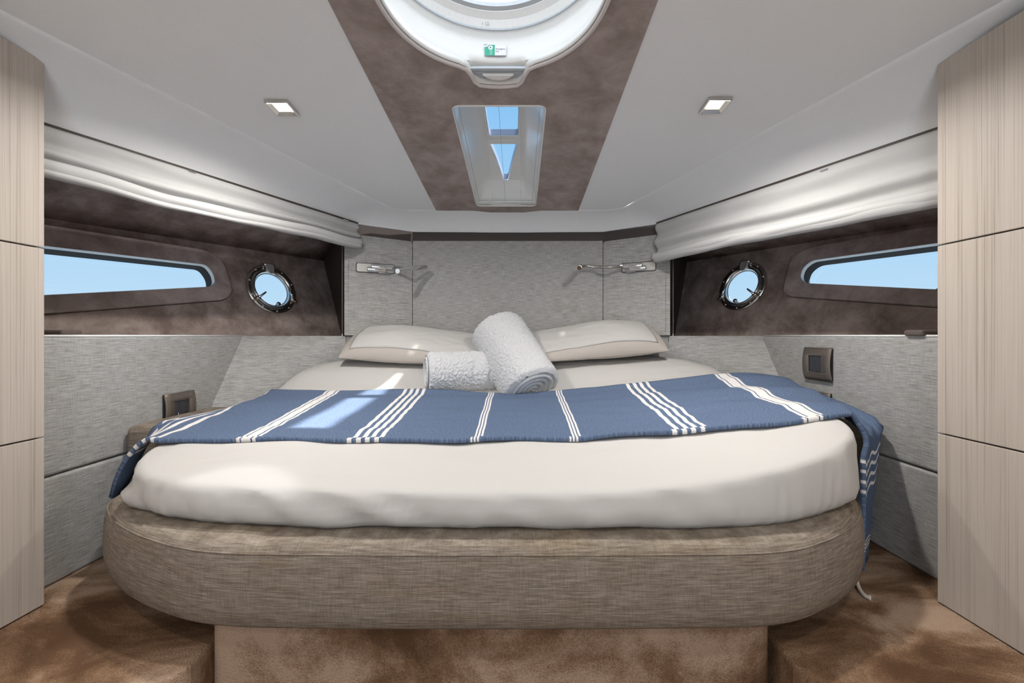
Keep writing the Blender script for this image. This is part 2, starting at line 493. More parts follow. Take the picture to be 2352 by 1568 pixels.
PORT = {}
def side_wall(s, name):
    left = s < 0
    w = thing(name, (s * 1.43, 1.8, 0), kind='structure')
    # lower upholstered wall, two panels meeting at a seam, with the slanted kink towards the bow
    xw = s * 1.43; th = Vector((s * 0.05, 0, 0))
    kt, kb = (2.30 if left else 2.375), (1.99 if left else 2.05)
    sl = (kt - kb) / (LEDGE - 0.35)
    def ky(z): return kt + (z - LEDGE) * sl
    sz = 0.349
    plate('upholstered_panel', [(xw, 1.15, LEDGE), (xw, ky(LEDGE), LEDGE), (xw, ky(sz + .002), sz + .002), (xw, 1.15, sz + .002)], th, M['fabric'], w, bevel=0.010, seg=3)
    plate('upholstered_panel', [(xw, 1.15, sz - .002), (xw, ky(sz - .002), sz - .002), (xw, ky(0.0), 0.0), (xw, 1.15, 0.0)], th, M['fabric'], w, bevel=0.010, seg=3)
    # slanted panel from the kink to the headboard
    hx, hy = s * 0.955, 2.47
    V = []; nv = 8
    for i in range(9):
        t = i / 8
        for j in range(nv):
            z = lerp(0.0, LEDGE, j / (nv - 1))
            a = Vector((xw + s * 0.012, ky(z) - 0.035, z)); b = Vector((hx, hy, z))
            p = a.lerp(b, t); V.append(p)
    n0 = len(V)
    V += [v + Vector((0, 0.05, 0)) for v in V]
    fs = grid_faces(9, nv) + grid_faces(9, nv, base=n0)
    ring = [i * nv + nv - 1 for i in range(9)]
    fs += [(ring[i], ring[i + 1], ring[i + 1] + n0, ring[i] + n0) for i in range(8)]
    mk('slanted_panel', V, fs, M['fabric'], w, smooth=True, fix=False)
    # stitched seam on the kink
    mk('kink_seam', *tube_vf([(xw - s * 0.003, ky(LEDGE - .012), LEDGE - .012), (xw - s * 0.003, ky(0.30), 0.30)], 0.0022, 6), M['fabric'], w, smooth=True)
    # ledge
    out_pts = [hull_at(y, LEDGE) for y in (3.02, 2.6, 2.2, 1.8, 1.4, 1.1)]
    pts = [Vector((-1.435, 1.1, LEDGE)), Vector((-1.435, kt, LEDGE)), Vector((-0.955, 2.47, LEDGE)), Vector((-0.93, 2.62, LEDGE))] + out_pts
    pts = [mir(p, s) if s > 0 else p for p in pts]
    plate('ledge', [p + Vector((0, 0, -0.002)) for p in pts], (0, 0, -0.03), M['suede'], w)
    # pale piping on the front edge of the ledge
    mk('ledge_piping', *tube_vf([(xw + s * 0.004, 1.16, LEDGE + .001), (xw + s * 0.004, kt - .005, LEDGE + .001)], 0.004, 8), M['white'], w, smooth=True)

    # hull panel
    if left:
        e1, e0 = hull(735, 572, s), hull(786, 772, s)
        win = [(-60, 556), (100, 569), (470, 611), (486, 634), (489, 652), (478, 661), (100, 681), (-60, 690)]
        sur = [(-60, 494), (102, 521), (470, 577), (509, 604), (529, 671), (514, 690), (102, 722), (-60, 735)]
        pc = (624, 665)
    else:
        e1, e0 = hull(1583, 600, s), hull(1549, 768, s)
        win = [(2400, 528), (2153, 563), (1870, 601), (1849, 618), (1843, 640), (1853, 653), (2153, 668), (2400, 683)]
        sur = [(2400, 478), (2153, 522), (1870, 570), (1823, 590), (1803, 670), (1815, 682), (2153, 706), (2400, 727)]
        pc = (1705, 658)
    win = round_poly([hull(u, v, s) for u, v in win], [0, 0, .03, .03, .03, .03, 0, 0], 5)
    sur_p = [hull(u, v, s) for u, v in sur]
    sur = round_poly(sur_p, [0, 0, .05, .06, .05, .04, 0, 0], 6)
    pcen = hull(pc[0], pc[1], s); p0, nin = hull_plane(s)
    t1 = mir(T1, s); t2 = mir(T2, s)
    R = 0.158
    PORT[s] = (pcen, t1, t2, nin, R)
    hole = [pcen + (t1 * math.cos(a) + t2 * math.sin(a)) * R * 0.80 for a in [2 * math.pi * k / 48 for k in range(48)]]
    def hp(y, z):
        p = hull_at(y, z); return mir(p, s) if s > 0 else p
    e1z = crease_z(e1.y)
    e1 = hp(e1.y + (0.02 if not left else 0.0), e1z)
    outer = [hp(1.1, LEDGE - .03), e0 + (e0 - e1) * 0.04] + [hp(lerp(e1.y, 1.1, k / 8), crease_z(lerp(e1.y, 1.1, k / 8))) for k in range(9)]
    plate('hull_panel', outer, -nin * 0.03, M['suede'], w, holes=[win, hole])
    # upper hull panel from the crease inwards to the blind track
    V = []
    for k in range(13):
        y = lerp(1.1, e1.y, k / 12)
        a = hp(y, crease_z(y)) + nin * 0.001
        yt = lerp(1.05, 2.463, k / 12)
        b = Vector((trim_x(yt), yt, TRIM_Z + .004)); b = mir(b, s) if s > 0 else b
        for j in range(6):
            t = j / 5; p = a.lerp(b, t) + Vector((0, 0, 0.035 * math.sin(math.pi * t))); V.append(p)
    mk('upper_hull_panel', V, grid_faces(13, 6), M['suede'], w, smooth=True, solid=0.01)
    # dark return beside the headboard wing
    tend = Vector((-0.905, 2.455, TRIM_Z + .02)); tend = mir(tend, s) if s > 0 else tend
    wing = Vector((s * 0.93, 2.53, LEDGE - .03)); wing2 = Vector((s * 0.88, 2.52, TRIM_Z + .02))
    arc_ = [V[12 * 6 + j] for j in range(6)]
    vv = [e0 + (e0 - e1) * 0.04] + arc_ + [tend + Vector((0, 0, 0.02)), wing2 + Vector((0, 0, 0.02)), wing]
    mk('return_panel', vv, [(0, k, k + 1) for k in range(1, len(vv) - 1)], M['dark_trim'], w, solid=0.008)
    # window surround and window
    wi = plate('window_surround', [p + nin * 0.020 for p in sur], -nin * 0.020, M['suede_grey'], w, holes=[[p + nin * 0.020 for p in win]], bevel=0.006, seg=3)
    mk('surround_seam', *tube_vf([p + nin * 0.001 for p in sur[1:-1]], 0.003, 6), M['gap'], w)
    wn_ = thing('window_1' if left else 'window_2', win[0] * 0.5 + win[len(win) // 2] * 0.5, kind='structure')
    cen = sum(win, Vector()) / len(win)
    # reveal: pale rim then the dark tunnel, then the pane
    shr = [cen + (p - cen) * 0.985 for p in win]
    V = []
    for p, q in zip(win, shr):
        V += [p + nin * 0.021, p - nin * 0.002, p - nin * 0.004 + (q - p) * 0.5, p + nin * 0.019 + (q - p) * 0.5]
    mk('frame', V, grid_faces(len(win), 4, True, True), M['gelcoat'], wn_, smooth=False)
    V = []
    for p, q in zip(win, shr):
        V += [p - nin * 0.004, p - nin * 0.06 + (q - p) * 0.6, p - nin * 0.06 + (p - q) * 0.8, p - nin * 0.004 + (p - q) * 0.8]
    mk('reveal', V, grid_faces(len(win), 4, True, True), M['gap'], wn_)
    plate('pane', [p - nin * 0.045 for p in win], -nin * 0.004, M['glass'], wn_)
    return w
wall_left = side_wall(-1, 'wall_left')
wall_right = side_wall(1, 'wall_right')

# --- bow wall behind the headboard
wall_front = box('wall_front', (-1.0, 2.665, -0.25), (1.0, 2.70, 1.56), M['dark_trim'])
tag(wall_front, kind='structure')

# --- aft bulkhead with the open door
wall_aft = thing('wall_aft', (0, -1.5, -0.22), kind='structure')
v = join_vf([box_vf((-2.7, -1.52, -0.26), (-0.56, -1.47, 1.95)), box_vf((0.56, -1.52, -0.26), (2.7, -1.47, 1.95)), box_vf((-0.56, -1.52, 1.60), (0.56, -1.47, 1.95)), box_vf((-0.56, -1.52, -0.26), (0.56, -1.47, -0.10))])
mk('bulkhead', *v, M['wood'], wall_aft)

# --- ceiling: white side panels, suede centre strip with hatch and skylight openings
ceiling = thing('ceiling', (0, 1.0, 1.66), kind='structure')
YB = 2.468
def cz(x, y): return Vector((x, y, ceil_z(y)))
up = Vector((0, 0.082, 1)).normalized()
for s in (-1, 1):
    pts = [cz(s * 0.42, -1.5), cz(s * 0.42, YB), cz(s * 0.585, YB - .001), cz(s * 0.635, YB - 0.010), cz(s * 0.675, YB - .035), cz(s * -edge_x(2.35), 2.35), cz(s * -edge_x(1.2), 1.2), cz(s * -edge_x(-1.5), -1.5)]
    plate('white_panel', pts, up * 0.02, M['white'], ceiling)
# hatch outline with the notch for the blind handle
HC = Vector((0.0, 1.015)); HR = 0.29
def hatch_outline(grow=0.0):
    pts = []
    N = 96
    for k in range(N):
        a = math.pi / 2 + 2 * math.pi * k / N
        c, sn = math.cos(a), math.sin(a)
        ex = 2.0 / 2.15
        x = math.copysign(abs(c) ** ex, c) * (HR + grow); y = math.copysign(abs(sn) ** ex, sn) * (HR + grow)
        if sn > 0.94: continue
        pts.append(Vector((HC.x + x, HC.y + y)))
    # pts runs from the left of the notch, round the stern side, to the right of the notch
    yn = HC.y + HR + grow
    notch = [(0.098, yn - 0.006), (0.086, yn + 0.020), (0.078, yn + 0.050), (0.062, yn + 0.068), (0.03, yn + 0.073), (0.0, yn + 0.075),
             (-0.03, yn + 0.073), (-0.062, yn + 0.068), (-0.078, yn + 0.050), (-0.086, yn + 0.020), (-0.098, yn - 0.006)]
    return pts + [Vector(p) for p in notch]
ho = hatch_outline()
SKL = round_poly([Vector((-0.172, 1.487, 0)), Vector((0.163, 1.487, 0)), Vector((0.165, 2.395, 0)), Vector((-0.173, 2.395, 0))], 0.03, 6)
strip_out = [cz(-0.42, -1.5), cz(0.42, -1.5), cz(0.42, YB), cz(0.20, YB + .002), cz(0.10, YB + .03), cz(-0.10, YB + .03), cz(-0.20, YB + .002), cz(-0.42, YB)]
plate('suede_strip', [p - up * 0.004 for p in strip_out], up * 0.024, M['suede_ceiling'], ceiling,
      holes=[[cz(p.x, p.y) - up * 0.004 for p in ho], [cz(p.x, p.y) - up * 0.004 for p in SKL]])
# cove between ceiling and blind track, running round the bow
def cove_station(a, t, za, zt, bx):
    pr = [(0, 0), (0.06, 0.03), (0.12, 0.055), (0.3, 0.105), (0.46, 0.20), (0.62, 0.33), (0.74, 0.455), (0.82, 0.565), (0.88, 0.67), (0.94, 0.82), (1.0, 1.0), (1.0, 1.05)]
    return [Vector((lerp(a[0], t[0], f), lerp(a[1], t[1], f), lerp(za, zt, g))) for f, g in pr]
st = []
for y in (-1.5, -0.5, 0.4, 0.8, 1.1, 1.3, 1.6, 1.9, 2.2, 2.33):
    st.append(((edge_x(y), y), (trim_x(y + (0.04 if y < 2 else 0.05)), y + 0.05), TRIM_Z))
st.append(((-0.70, 2.395), (-0.898, 2.463), TRIM_Z))
st.append(((-0.672, 2.435), (-0.80, 2.512), 1.458))
st.append(((-0.635, 2.458), (-0.70, 2.555), 1.454))
st.append(((-0.585, 2.467), (-0.594, 2.605), 1.449))
st.append(((-0.42, 2.468), (-0.40, 2.605), 1.448))
st.append(((-0.22, 2.468), (-0.20, 2.605), 1.447))
st.append(((-0.11, 2.495), (-0.11, 2.605), 1.446))
full = st + [((-a[0], a[1]), (-t[0], t[1]), zt) for a, t, zt in reversed(st)]
V = []
for a, t, zt in full: V += cove_station(a, t, ceil_z(a[1]) + 0.0035, zt, 0)
o = mk('cove', V, grid_faces(len(full), 12), M['white'], ceiling, smooth=True)
s_ = o.modifiers.new('solid', 'SOLIDIFY'); s_.thickness = 0.008; s_.offset = 0

# --- dark trims: blind tracks on both sides, cornice over the headboard
def trim_bar(name, pts, h, d, mat):
    """vertical bar following a plan path: pts are (x,y,ztop); d = inward depth vectors"""
    V = []
    for p, dv in zip(pts, d):
        p = Vector(p); dv = Vector(dv)
        V += [p, p + dv, p + dv - Vector((0, 0, h)), p - Vector((0, 0, h))]
    n = len(pts); fs = grid_faces(n, 4, wrap_v=True) + [(0, 1, 2, 3), tuple(range(4 * n - 4, 4 * n))]
    o = mk(name, V, fs, mat); return tag(o, kind='structure')
for s, nm, hh in ((-1, 'trim_1', 0.012), (1, 'trim_2', 0.022)):
    pts = [(s * -trim_x(y), y, TRIM_Z + 0.004) for y in (1.0, 1.5, 2.0, 2.455)]
    trim_bar(nm, pts, hh, [(-s * 0.022, 0.010, 0)] * 4, M['dark_trim'])
WING0, WING1 = Vector((-0.957, 2.455, 0)), Vector((-0.594, 2.60, 0))
cn = [(-0.898, 2.463 + .02, 1.462), (-0.594, 2.612, 1.449), (0.594, 2.612, 1.449), (0.898, 2.463 + .02, 1.462)]
tr3 = thing('trim_3', (0, 2.6, 1.38), kind='structure')
for i in range(3):
    a, b = Vector(cn[i]), Vector(cn[i + 1])
    V = []
    for p in (a, b):
        V += [p, p + Vector((0, 0.045, 0)), p + Vector((0, 0.045, -0.09)), p - Vector((0, 0, 0.09))]
    mk('cornice', V, grid_faces(2, 4, wrap_v=True) + [(0, 1, 2, 3), (4, 5, 6, 7)], M['dark_trim'], tr3)
for s in (-1, 1):
    box('cornice_end', (min(s * 0.898, s * 0.935), 2.484, 1.372), (max(s * 0.898, s * 0.935), 2.53, 1.462), M['dark_trim'], tr3)

# ================================================================== DECK HATCH
def ceil_frame(x, y):
    return frame(cz(x, y), (1, 0, 0), Vector((0, 1, -0.082)).normalized(), up)
hatch = thing('deck_hatch', cz(0, 1.015), 'round white deck hatch well with ring frame in ceiling above bed foot', 'hatch')
# well walls: follow the opening, belly out a little, close on the ring
hw = [cz(p.x, p.y) for p in hatch_outline(-0.003)]
ring_c = Vector((0, 1.0))
V = []; nrow = 7
for p in hw:
    d = Vector((p.x, p.y)) - ring_c
    ang = math.atan2(d.y, d.x)
    q2 = ring_c + Vector((math.cos(ang), math.sin(ang))) * 0.318
    q3 = ring_c + Vector((math.cos(ang), math.sin(ang))) * 0.322
    q4 = ring_c + Vector((math.cos(ang), math.sin(ang))) * 0.300
    pin = Vector((p.x, p.y)); 
    capped = pin if pin.y < HC.y + HR else Vector((pin.x, min(pin.y, HC.y + HR + 0.078)))
    rows = [(capped, -0.004), (capped, 0.018), (pin.lerp(q2, 0.8) if pin.y < HC.y + HR else q2, 0.024), (q2, 0.05), (q3, 0.085), (q3, 0.112), (q4, 0.128)]
    for q, h in rows: V.append(cz(q.x, q.y) + up * h)
mk('well', V, grid_faces(len(hw), nrow, wrap_u=True), M['hatch_white'], hatch, smooth=True, solid=0.004)
rim = [cz(p.x, p.y) - up * 0.006 for p in hatch_outline(0.006)]
closed_tube('rim_piping', rim, 0.0065, M['hatch_rim'], hatch)
fr = frame(cz(0, 1.0), (1, 0, 0), Vector((0, 1, -0.082)).normalized(), up)
def ring_part(name, prof, mat, par=hatch):
    v_, f_ = lathe_vf(prof, fr, 96); return mk(name, v_, f_, mat, par, smooth=False, bevel=0.0)
ring_part('outer_ring', [(0.309, 0.121), (0.302, 0.121), (0.300, 0.128), (0.309, 0.134)], M['hatch_grey'])
ring_part('frame_ring', [(0.3005, 0.127), (0.290, 0.145), (0.279, 0.152), (0.272, 0.156), (0.272, 0.175), (0.305, 0.175)], M['hatch_white'])
ring_part('seal_ring', [(0.272, 0.158), (0.262, 0.164), (0.262, 0.178), (0.275, 0.178)], M['hatch_grey'])
v_, f_ = lathe_vf([(0.0001, 0.176), (0.275, 0.176), (0.275, 0.182), (0.0001, 0.182)], fr, 64)
mk('lens', v_, f_, M['frosted'], hatch)
# roll blind cassette and its handle in the notch
yn = HC.y + HR
V, fs = box_vf((-0.115, 0.010, 0.004), (0.115, 0.024, 0.014), ceil_frame(0, yn)); mk('blind_cassette', V, fs, M['hatch_grey'], hatch, bevel=0.003)
V, fs = box_vf((-0.10, 0.026, 0.006), (0.10, 0.034, 0.018), ceil_frame(0, yn)); mk('blind_rail', V, fs, M['hatch_grey'], hatch)
V, fs = box_vf((-0.105, 0.034, 0.012), (0.105, 0.10, 0.03), ceil_frame(0, yn)); mk('slot', V, fs, M['hatch_grey'], hatch)
hf = ceil_frame(0, yn)
arc = [(-0.05, 0.030), (-0.036, 0.044), (-0.018, 0.052), (0, 0.055), (0.018, 0.052), (0.036, 0.044), (0.05, 0.030)]
plate('blind_handle', [hf @ Vector((x, y, -0.004)) for x, y in arc], up * 0.010, M['hatch_white'], hatch, bevel=0.002)
# emergency exit sticker on the fore side of the well
sy = ring_c.y + 0.3165
sf = frame(cz(0.0, sy) + up * 0.062 + Vector((X(1138, sy), -0.006, 0)), (1, 0, 0), Vector((0, 0.10, 1)).normalized(), Vector((0, -1, 0.10)).normalized())
def flat(name, pts, mat, par, h=0.0, th=0.0006):
    return plate(name, [sf @ Vector((x, y, h)) for x, y in pts], (sf.to_3x3() @ Vector((0, 0, th))), mat, par)
def rect(x0, y0, x1, y1): return [(x0, y0), (x1, y0), (x1, y1), (x0, y1)]
stick = thing('exit_sticker', sf.translation, 'small green and white sticker reading Emergency Exit inside round hatch well', 'sticker')
flat('backing', rect(-0.0345, -0.0185, 0.0345, 0.0185), M['hatch_grey'], stick)
flat('white_field', rect(-0.0015, -0.0177, 0.0337, 0.0177), M['paper'], stick, 0.0004)
flat('green_field', [(-0.0337, -0.0177), (-0.002, -0.0177), (-0.002, 0.0177), (-0.0210, 0.0177), (-0.0230, 0.012), (-0.0337, 0.009)], M['green'], stick, 0.0004)
flat('curled_corner', [(-0.0365, 0.008), (-0.0235, 0.0125), (-0.0225, 0.0195), (-0.033, 0.0165), (-0.0365, 0.013)], M['paper'], stick, 0.0012)
circ = lambda cx, cy, r, n=20: [(cx + r * math.cos(2 * math.pi * k / n), cy + r * math.sin(2 * math.pi * k / n)) for k in range(n)]
flat('hatch_symbol', circ(-0.0155, 0.0085, 0.0072), M['paper'], stick, 0.0008)
def stroke(name, pts, w_, mat, h):
    V, fs = tube_vf([sf @ Vector((x, y, h)) for x, y in pts], w_, 6); return mk(name, V, fs, mat, stick)
fig = join_vf([tube_vf([sf @ Vector((x, y, 0.0014)) for x, y in p], 0.0007, 6) for p in
    ([(-0.018, 0.0115), (-0.0165, 0.0085), (-0.0175, 0.005)], [(-0.0165, 0.0085), (-0.013, 0.010)], [(-0.0165, 0.0085), (-0.0135, 0.0062)], [(-0.0178, 0.0128), (-0.0172, 0.0133)])])
mk('figure', *fig, M['ink'], stick)
stroke('ladder_line', [(-0.0175, 0.0015), (-0.0165, -0.004), (-0.0145, -0.009), (-0.0175, -0.0155)], 0.0006, M['paper'], 0.001)
stroke('ladder_line', [(-0.0135, 0.0015), (-0.0115, -0.005), (-0.0105, -0.009), (-0.0135, -0.0155)], 0.0006, M['paper'], 0.001)
def text_mesh(name, body, size, fr_, mat, par, align='LEFT'):
    cu = bpy.data.curves.new(name, 'FONT'); cu.body = body; cu.size = size; cu.align_x = align; cu.extrude = 0.0003
    tmp = bpy.data.objects.new(name, cu); C.objects.link(tmp)
    dg = bpy.context.evaluated_depsgraph_get()
    me = bpy.data.meshes.new_from_object(tmp.evaluated_get(dg)); bpy.data.objects.remove(tmp)
    me.transform(Matrix.Translation(-wloc(par)) @ fr_)
    me.materials.clear(); me.name = name
    return link_mesh(name, me, mat, par)
text_mesh('lettering', 'Emergency', 0.0068, sf @ Matrix.Translation((0.0005, 0.0015, 0.0011)), M['ink'], stick)
text_mesh('lettering', 'Exit', 0.0068, sf @ Matrix.Translation((0.0005, -0.0065, 0.0011)), M['ink'], stick)
text_mesh('scribble', 'JAM', 0.006, sf @ Matrix.Translation((-0.0365, 0.0155, 0.002)), M['ink'], stick)
# approval plate printed on the frame ring
ry = ring_c.y + 0.2945
rf = frame(cz(0, ry) + up * 0.1345 + Vector((X(1130, ry), -0.002, -.001)), (1, 0, 0), Vector((0, -0.56, 0.83)).normalized(), Vector((0, -0.83, -0.56)).normalized())
mark = thing('approval_mark', rf.translation, 'faint CE approval print on the white hatch ring frame', 'marking')
text_mesh('ce_mark', 'CE', 0.011, rf @ Matrix.Translation((-0.022, -0.002, 0.0008)), M['hatch_grey'], mark)
text_mesh('code_block', 'II', 0.010, rf @ Matrix.Translation((-0.032, -0.002, 0.0008)), M['hatch_grey'], mark)

# ================================================================== SKYLIGHT
sky = thing('skylight', cz(0, 1.94), 'long glossy white skylight well with two blue deck windows', 'skylight')
def well_z(y): return interp([(1.45, 0.15), (1.95, 0.150), (2.10, 0.138), (2.28, 0.105), (2.34, 0.06), (2.40, 0.0)], y)
NX, NY = 28, 44
# liner: cross-section from the opening edge up to a narrower roof
ys = [lerp(1.478, 2.398, (k / (NY - 1))) for k in range(NY)]
prof = [(1.0, 0.0), (1.0, 0.05), (0.985, 0.14), (0.955, 0.26), (0.905, 0.40), (0.84, 0.55), (0.76, 0.70), (0.68, 0.83), (0.60, 0.93), (0.52, 0.985), (0.46, 1.0)]
V = []
for y in ys:
    h = max(0.0, well_z(y)); e_ = sstep(2.398, 2.36, y) if False else 1.0
    for sgn, seq in ((-1, prof), (1, list(reversed(prof)))):
        for fx, fz in seq: V.append(cz(sgn * fx * 0.170 - 0.004, y) + up * (h * fz - 0.002))
nP = len(prof) * 2
V0n = len(V)
fs = []
for i in range(NY - 1):
    for j in range(nP - 1):
        if j == len(prof) - 1: continue          # the roof strip between is a plate with the two deck windows
        a = i * nP + j; fs.append((a, a + nP, a + nP + 1, a + 1))
mk('liner', V, fs, M['gelcoat'], sky, smooth=True, solid=0.003)
V = [cz(sgn * fx * 0.170 - 0.004, 1.478) + up * (well_z(1.478) * fz - 0.002) for sgn, seq in ((-1, prof), (1, list(reversed(prof)))) for fx, fz in seq]
mk('aft_wall', V, [tuple(range(len(V)))], M['gelcoat'], sky)
# roof plate in two flats: level part with the wide window, sloping part with the pointed window
RX = 0.46 * 0.170 + 0.003
def roof(x, y): return cz(x - 0.004, y) + up * (well_z(y) - 0.002)
w1 = [(-0.0745, 1.52), (0.0745, 1.52), (0.068, 1.94), (-0.068, 1.94)]
r1 = [roof(-0.082, 1.474), roof(0.082, 1.474), roof(0.082, 1.97), roof(-0.082, 1.97)]
w1p = round_poly([roof(x, y) for x, y in w1], 0.012, 4)
plate('roof_panel', r1, up * 0.006, M['gelcoat'], sky, holes=[w1p])
V = []
def tri_half(y): return interp([(2.0, 0.066), (2.285, 0.014)], y)
ya = [1.97, 2.0, 2.05, 2.1, 2.15, 2.2, 2.245, 2.285, 2.30, 2.34, 2.37, 2.40]
fs = []; V = []
for k, y in enumerate(ya):
    hw_ = tri_half(y) if 2.0 <= y <= 2.285 else (0.066 if y < 2.0 else 0.014)
    V += [roof(-0.083, y), roof(-hw_, y), roof(hw_, y), roof(0.083, y)]
for k in range(len(ya) - 1):
    a = 4 * k; b = a + 4
    fs += [(a, a + 1, b + 1, b), (a + 2, a + 3, b + 3, b + 2)]
    if not (2.0 <= ya[k] < 2.285): fs.append((a + 1, a + 2, b + 2, b + 1))
mk('roof_panel', V, fs, M['gelcoat'], sky, solid=0.004)
def cutout(loop, h, name):
    n = len(loop); V = []
    for p in loop: V += [p + up * 0.003, p + up * h]
    mk(name, V, grid_faces(n, 2, wrap_u=True), M['tinted_edge'] if name != 'x' else None, sky, solid=0.003)
cutout(w1p, 0.032, 'deck_cutout')
tp = [roof(-0.066, 2.0), roof(0.066, 2.0), roof(0.040, 2.14), roof(0.016, 2.272), roof(0.010, 2.285), roof(-0.010, 2.285), roof(-0.016, 2.272), roof(-0.040, 2.14)]
cutout(tp, 0.032, 'deck_cutout')
plate('deck_pane', [p + up * 0.030 for p in w1p], up * 0.004, M['glass'], sky)
mk('deck_pane', [p + up * 0.031 for p in tp], [(0, 1, 2, 7), (2, 3, 6, 7), (3, 4, 5, 6)], M['glass'], sky, solid=0.004)
# ceiling-level frame and the three blind cords
closed_tube('rim', [cz(p.x, p.y) - up * 0.005 for p in SKL], 0.0035, M['gelcoat'], sky)
bx0, bx1 = CE(1095, 455), CE(1230, 470)
V, fs = box_vf((-0.160, -0.030, 0.004), (0.156, -0.004, 0.010), ceil_frame(-0.002, 2.392)); mk('blind_bar', V, fs, M['gelcoat'], sky, bevel=0.001)
for u1, v1, u2, v2 in ((1052, 240, 1102, 467), (1145, 243, 1161, 467), (1241, 240, 1222, 467)):
    a, b = CE(u1, v1), CE(u2, v2)
    a.y -= 0.01
    mk('cord', *tube_vf([a + up * 0.004, b + up * 0.004], 0.0006, 5), M['cord'], sky)

# ================================================================== DOWNLIGHTS
def downlight(p, rotz, label, group=None, power=4.0):
    t = thing('downlight', p, label, 'light', group)
    c, s_ = math.cos(rotz), math.sin(rotz)
    fx = Vector((c, s_, 0)); fy = up.cross(fx).normalized(); fx = fy.cross(up).normalized()
    f_ = frame(p, fx, fy, up)
    def q(r, h): return [f_ @ Vector((x * r, y * r, h)) for x, y in ((-1, -1), (1, -1), (1, 1), (-1, 1))]
    V = []
    for k in range(4):
        V += [q(0.041, 0.001)[k], q(0.041, -0.010)[k], q(0.037, -0.012)[k], q(0.0235, -0.005)[k], q(0.0205, -0.0005)[k]]
    mk('bezel', V, grid_faces(4, 5, wrap_u=True), M['steel_dark'], t)
    mk('lamp_lens', q(0.0225, -0.0042) + q(0.0225, -0.001), [(0, 1, 2, 3), (7, 6, 5, 4), (0, 1, 5, 4), (1, 2, 6, 5), (2, 3, 7, 6), (3, 0, 4, 7)], M['lamp_core'], t)
    d = bpy.data.lights.new('downlight_lamp', 'AREA'); d.shape = 'SQUARE'; d.size = 0.07; d.energy = power; d.color = (1.0, 0.96, 0.91); d.spread = math.radians(165)
    l = bpy.data.objects.new('downlight_lamp', d); C.objects.link(l); l.parent = t
    l.location = -up * 0.008
    l.rotation_euler = (0, 0, rotz)
    return t
downlight(CE(648, 245), 0.0, 'lit square chrome downlight in white ceiling on the left side', power=9.0)
downlight(CE(1643, 239), 0.0, 'lit square chrome downlight in white ceiling on the right side', power=9.0)
for s in (-1, 1):
    for y in (0.25, -0.65):  # extra unseen downlights, added to brighten the cabin
        downlight(cz(s * 0.80, y), 0.0, 'unseen square chrome downlight added above the viewpoint', 'added downlights above the viewpoint')

# ================================================================== CABINETS
def cabinet(s, xe, ye, tanv, seams, label):
    t = thing('cabinet', (xe, ye - 0.8, 0), label, 'cabinet')
    y0 = -1.45
    def xf(y): return xe + tanv * (y - ye)
    zb, zt = 0.004, 1.612
    cuts = [zb] + seams + [zt]
    for a, b in zip(cuts, cuts[1:]):
        g = 0.0022
        lo = a + (g if a != zb else 0); hi = b - (g if b != zt else 0)
        outer = [(xf(y0), y0, lo), (xf(ye), ye, lo), (xf(ye), ye, hi), (xf(y0), y0, hi)]
        plate('door', outer, (s * 0.02, 0, 0), M['wood'], t, bevel=0.0015)
    i = s * 0.021
    V = []
    for z in (0.0, 1.62):
        V += [Vector((xf(y0) + i, y0, z)), Vector((xf(ye) + i, ye - 0.004, z)), Vector((s * 2.3, ye - 0.004, z)), Vector((s * 2.3, y0, z))]
    mk('carcass', V, [(0, 1, 2, 3), (4, 5, 6, 7), (0, 1, 5, 4), (1, 2, 6, 5), (2, 3, 7, 6), (3, 0, 4, 7)], M['gap'], t)
    V, fs = box_vf((min(s * 2.3, xe + s * 0.0205), ye - 0.004, 0.0), (max(s * 2.3, xe + s * 0.0205), ye - 0.001, 1.612)); mk('end_panel', V, fs, M['wood'], t)
    return t
cabinet(-1, X(102, 1.239), 1.239, 0.02, [0.499, 1.058], 'tall pale wood cabinet with vertical grain at the left edge')
cabinet(1, X(2153, 1.253), 1.253, -0.026, [0.508, 1.069], 'tall pale wood cabinet with vertical grain at the right edge')
# shell behind cabinets so that the cabin is closed
for s, nm in ((-1, 'wall_port_aft'), (1, 'wall_starboard_aft')):
    o = box(nm, (min(s * 2.3, s * 2.34), -1.5, -0.26), (max(s * 2.3, s * 2.34), 1.26, 1.9), M['dark_trim']); tag(o, kind='structure')

# ================================================================== HEADBOARD
hb = thing('headboard', (0, 2.6, 0.4), 'grey woven upholstered headboard with two angled wings at the bow', 'headboard')
def puffy(name, pts, nrm, th, rads, parent, mat, bev=0.018):
    lp = round_poly(pts, rads, 8)
    return plate(name, [p + nrm * th for p in lp], -nrm * th, mat, parent, bevel=bev, seg=4)
zt_h, zb_h = 1.388, 0.80
puffy('centre_panel', [Vector((-0.592, 2.64, 0.790)), Vector((0.592, 2.64, 0.790)), Vector((0.592, 2.64, zt_h)), Vector((-0.592, 2.64, zt_h))], Vector((0, -1, 0)), 0.04, [0.005] * 4, hb, M['fabric'], 0.014)
box('lower_panel', (-0.70, 2.615, 0.36), (0.70, 2.664, 0.786), M['fabric'], hb)
for s in (-1, 1):
    la, lb = Vector((s * 0.985, 2.462, 0)), Vector((s * 0.62, 2.640, 0))
    plate('lower_wing', [la + Vector((0, 0, 0.30)), lb + Vector((0, 0, 0.30)), lb + Vector((0, 0, LEDGE - .002)), la + Vector((0, 0, LEDGE - .002))], (0, 0.03, 0), M['fabric'], hb)
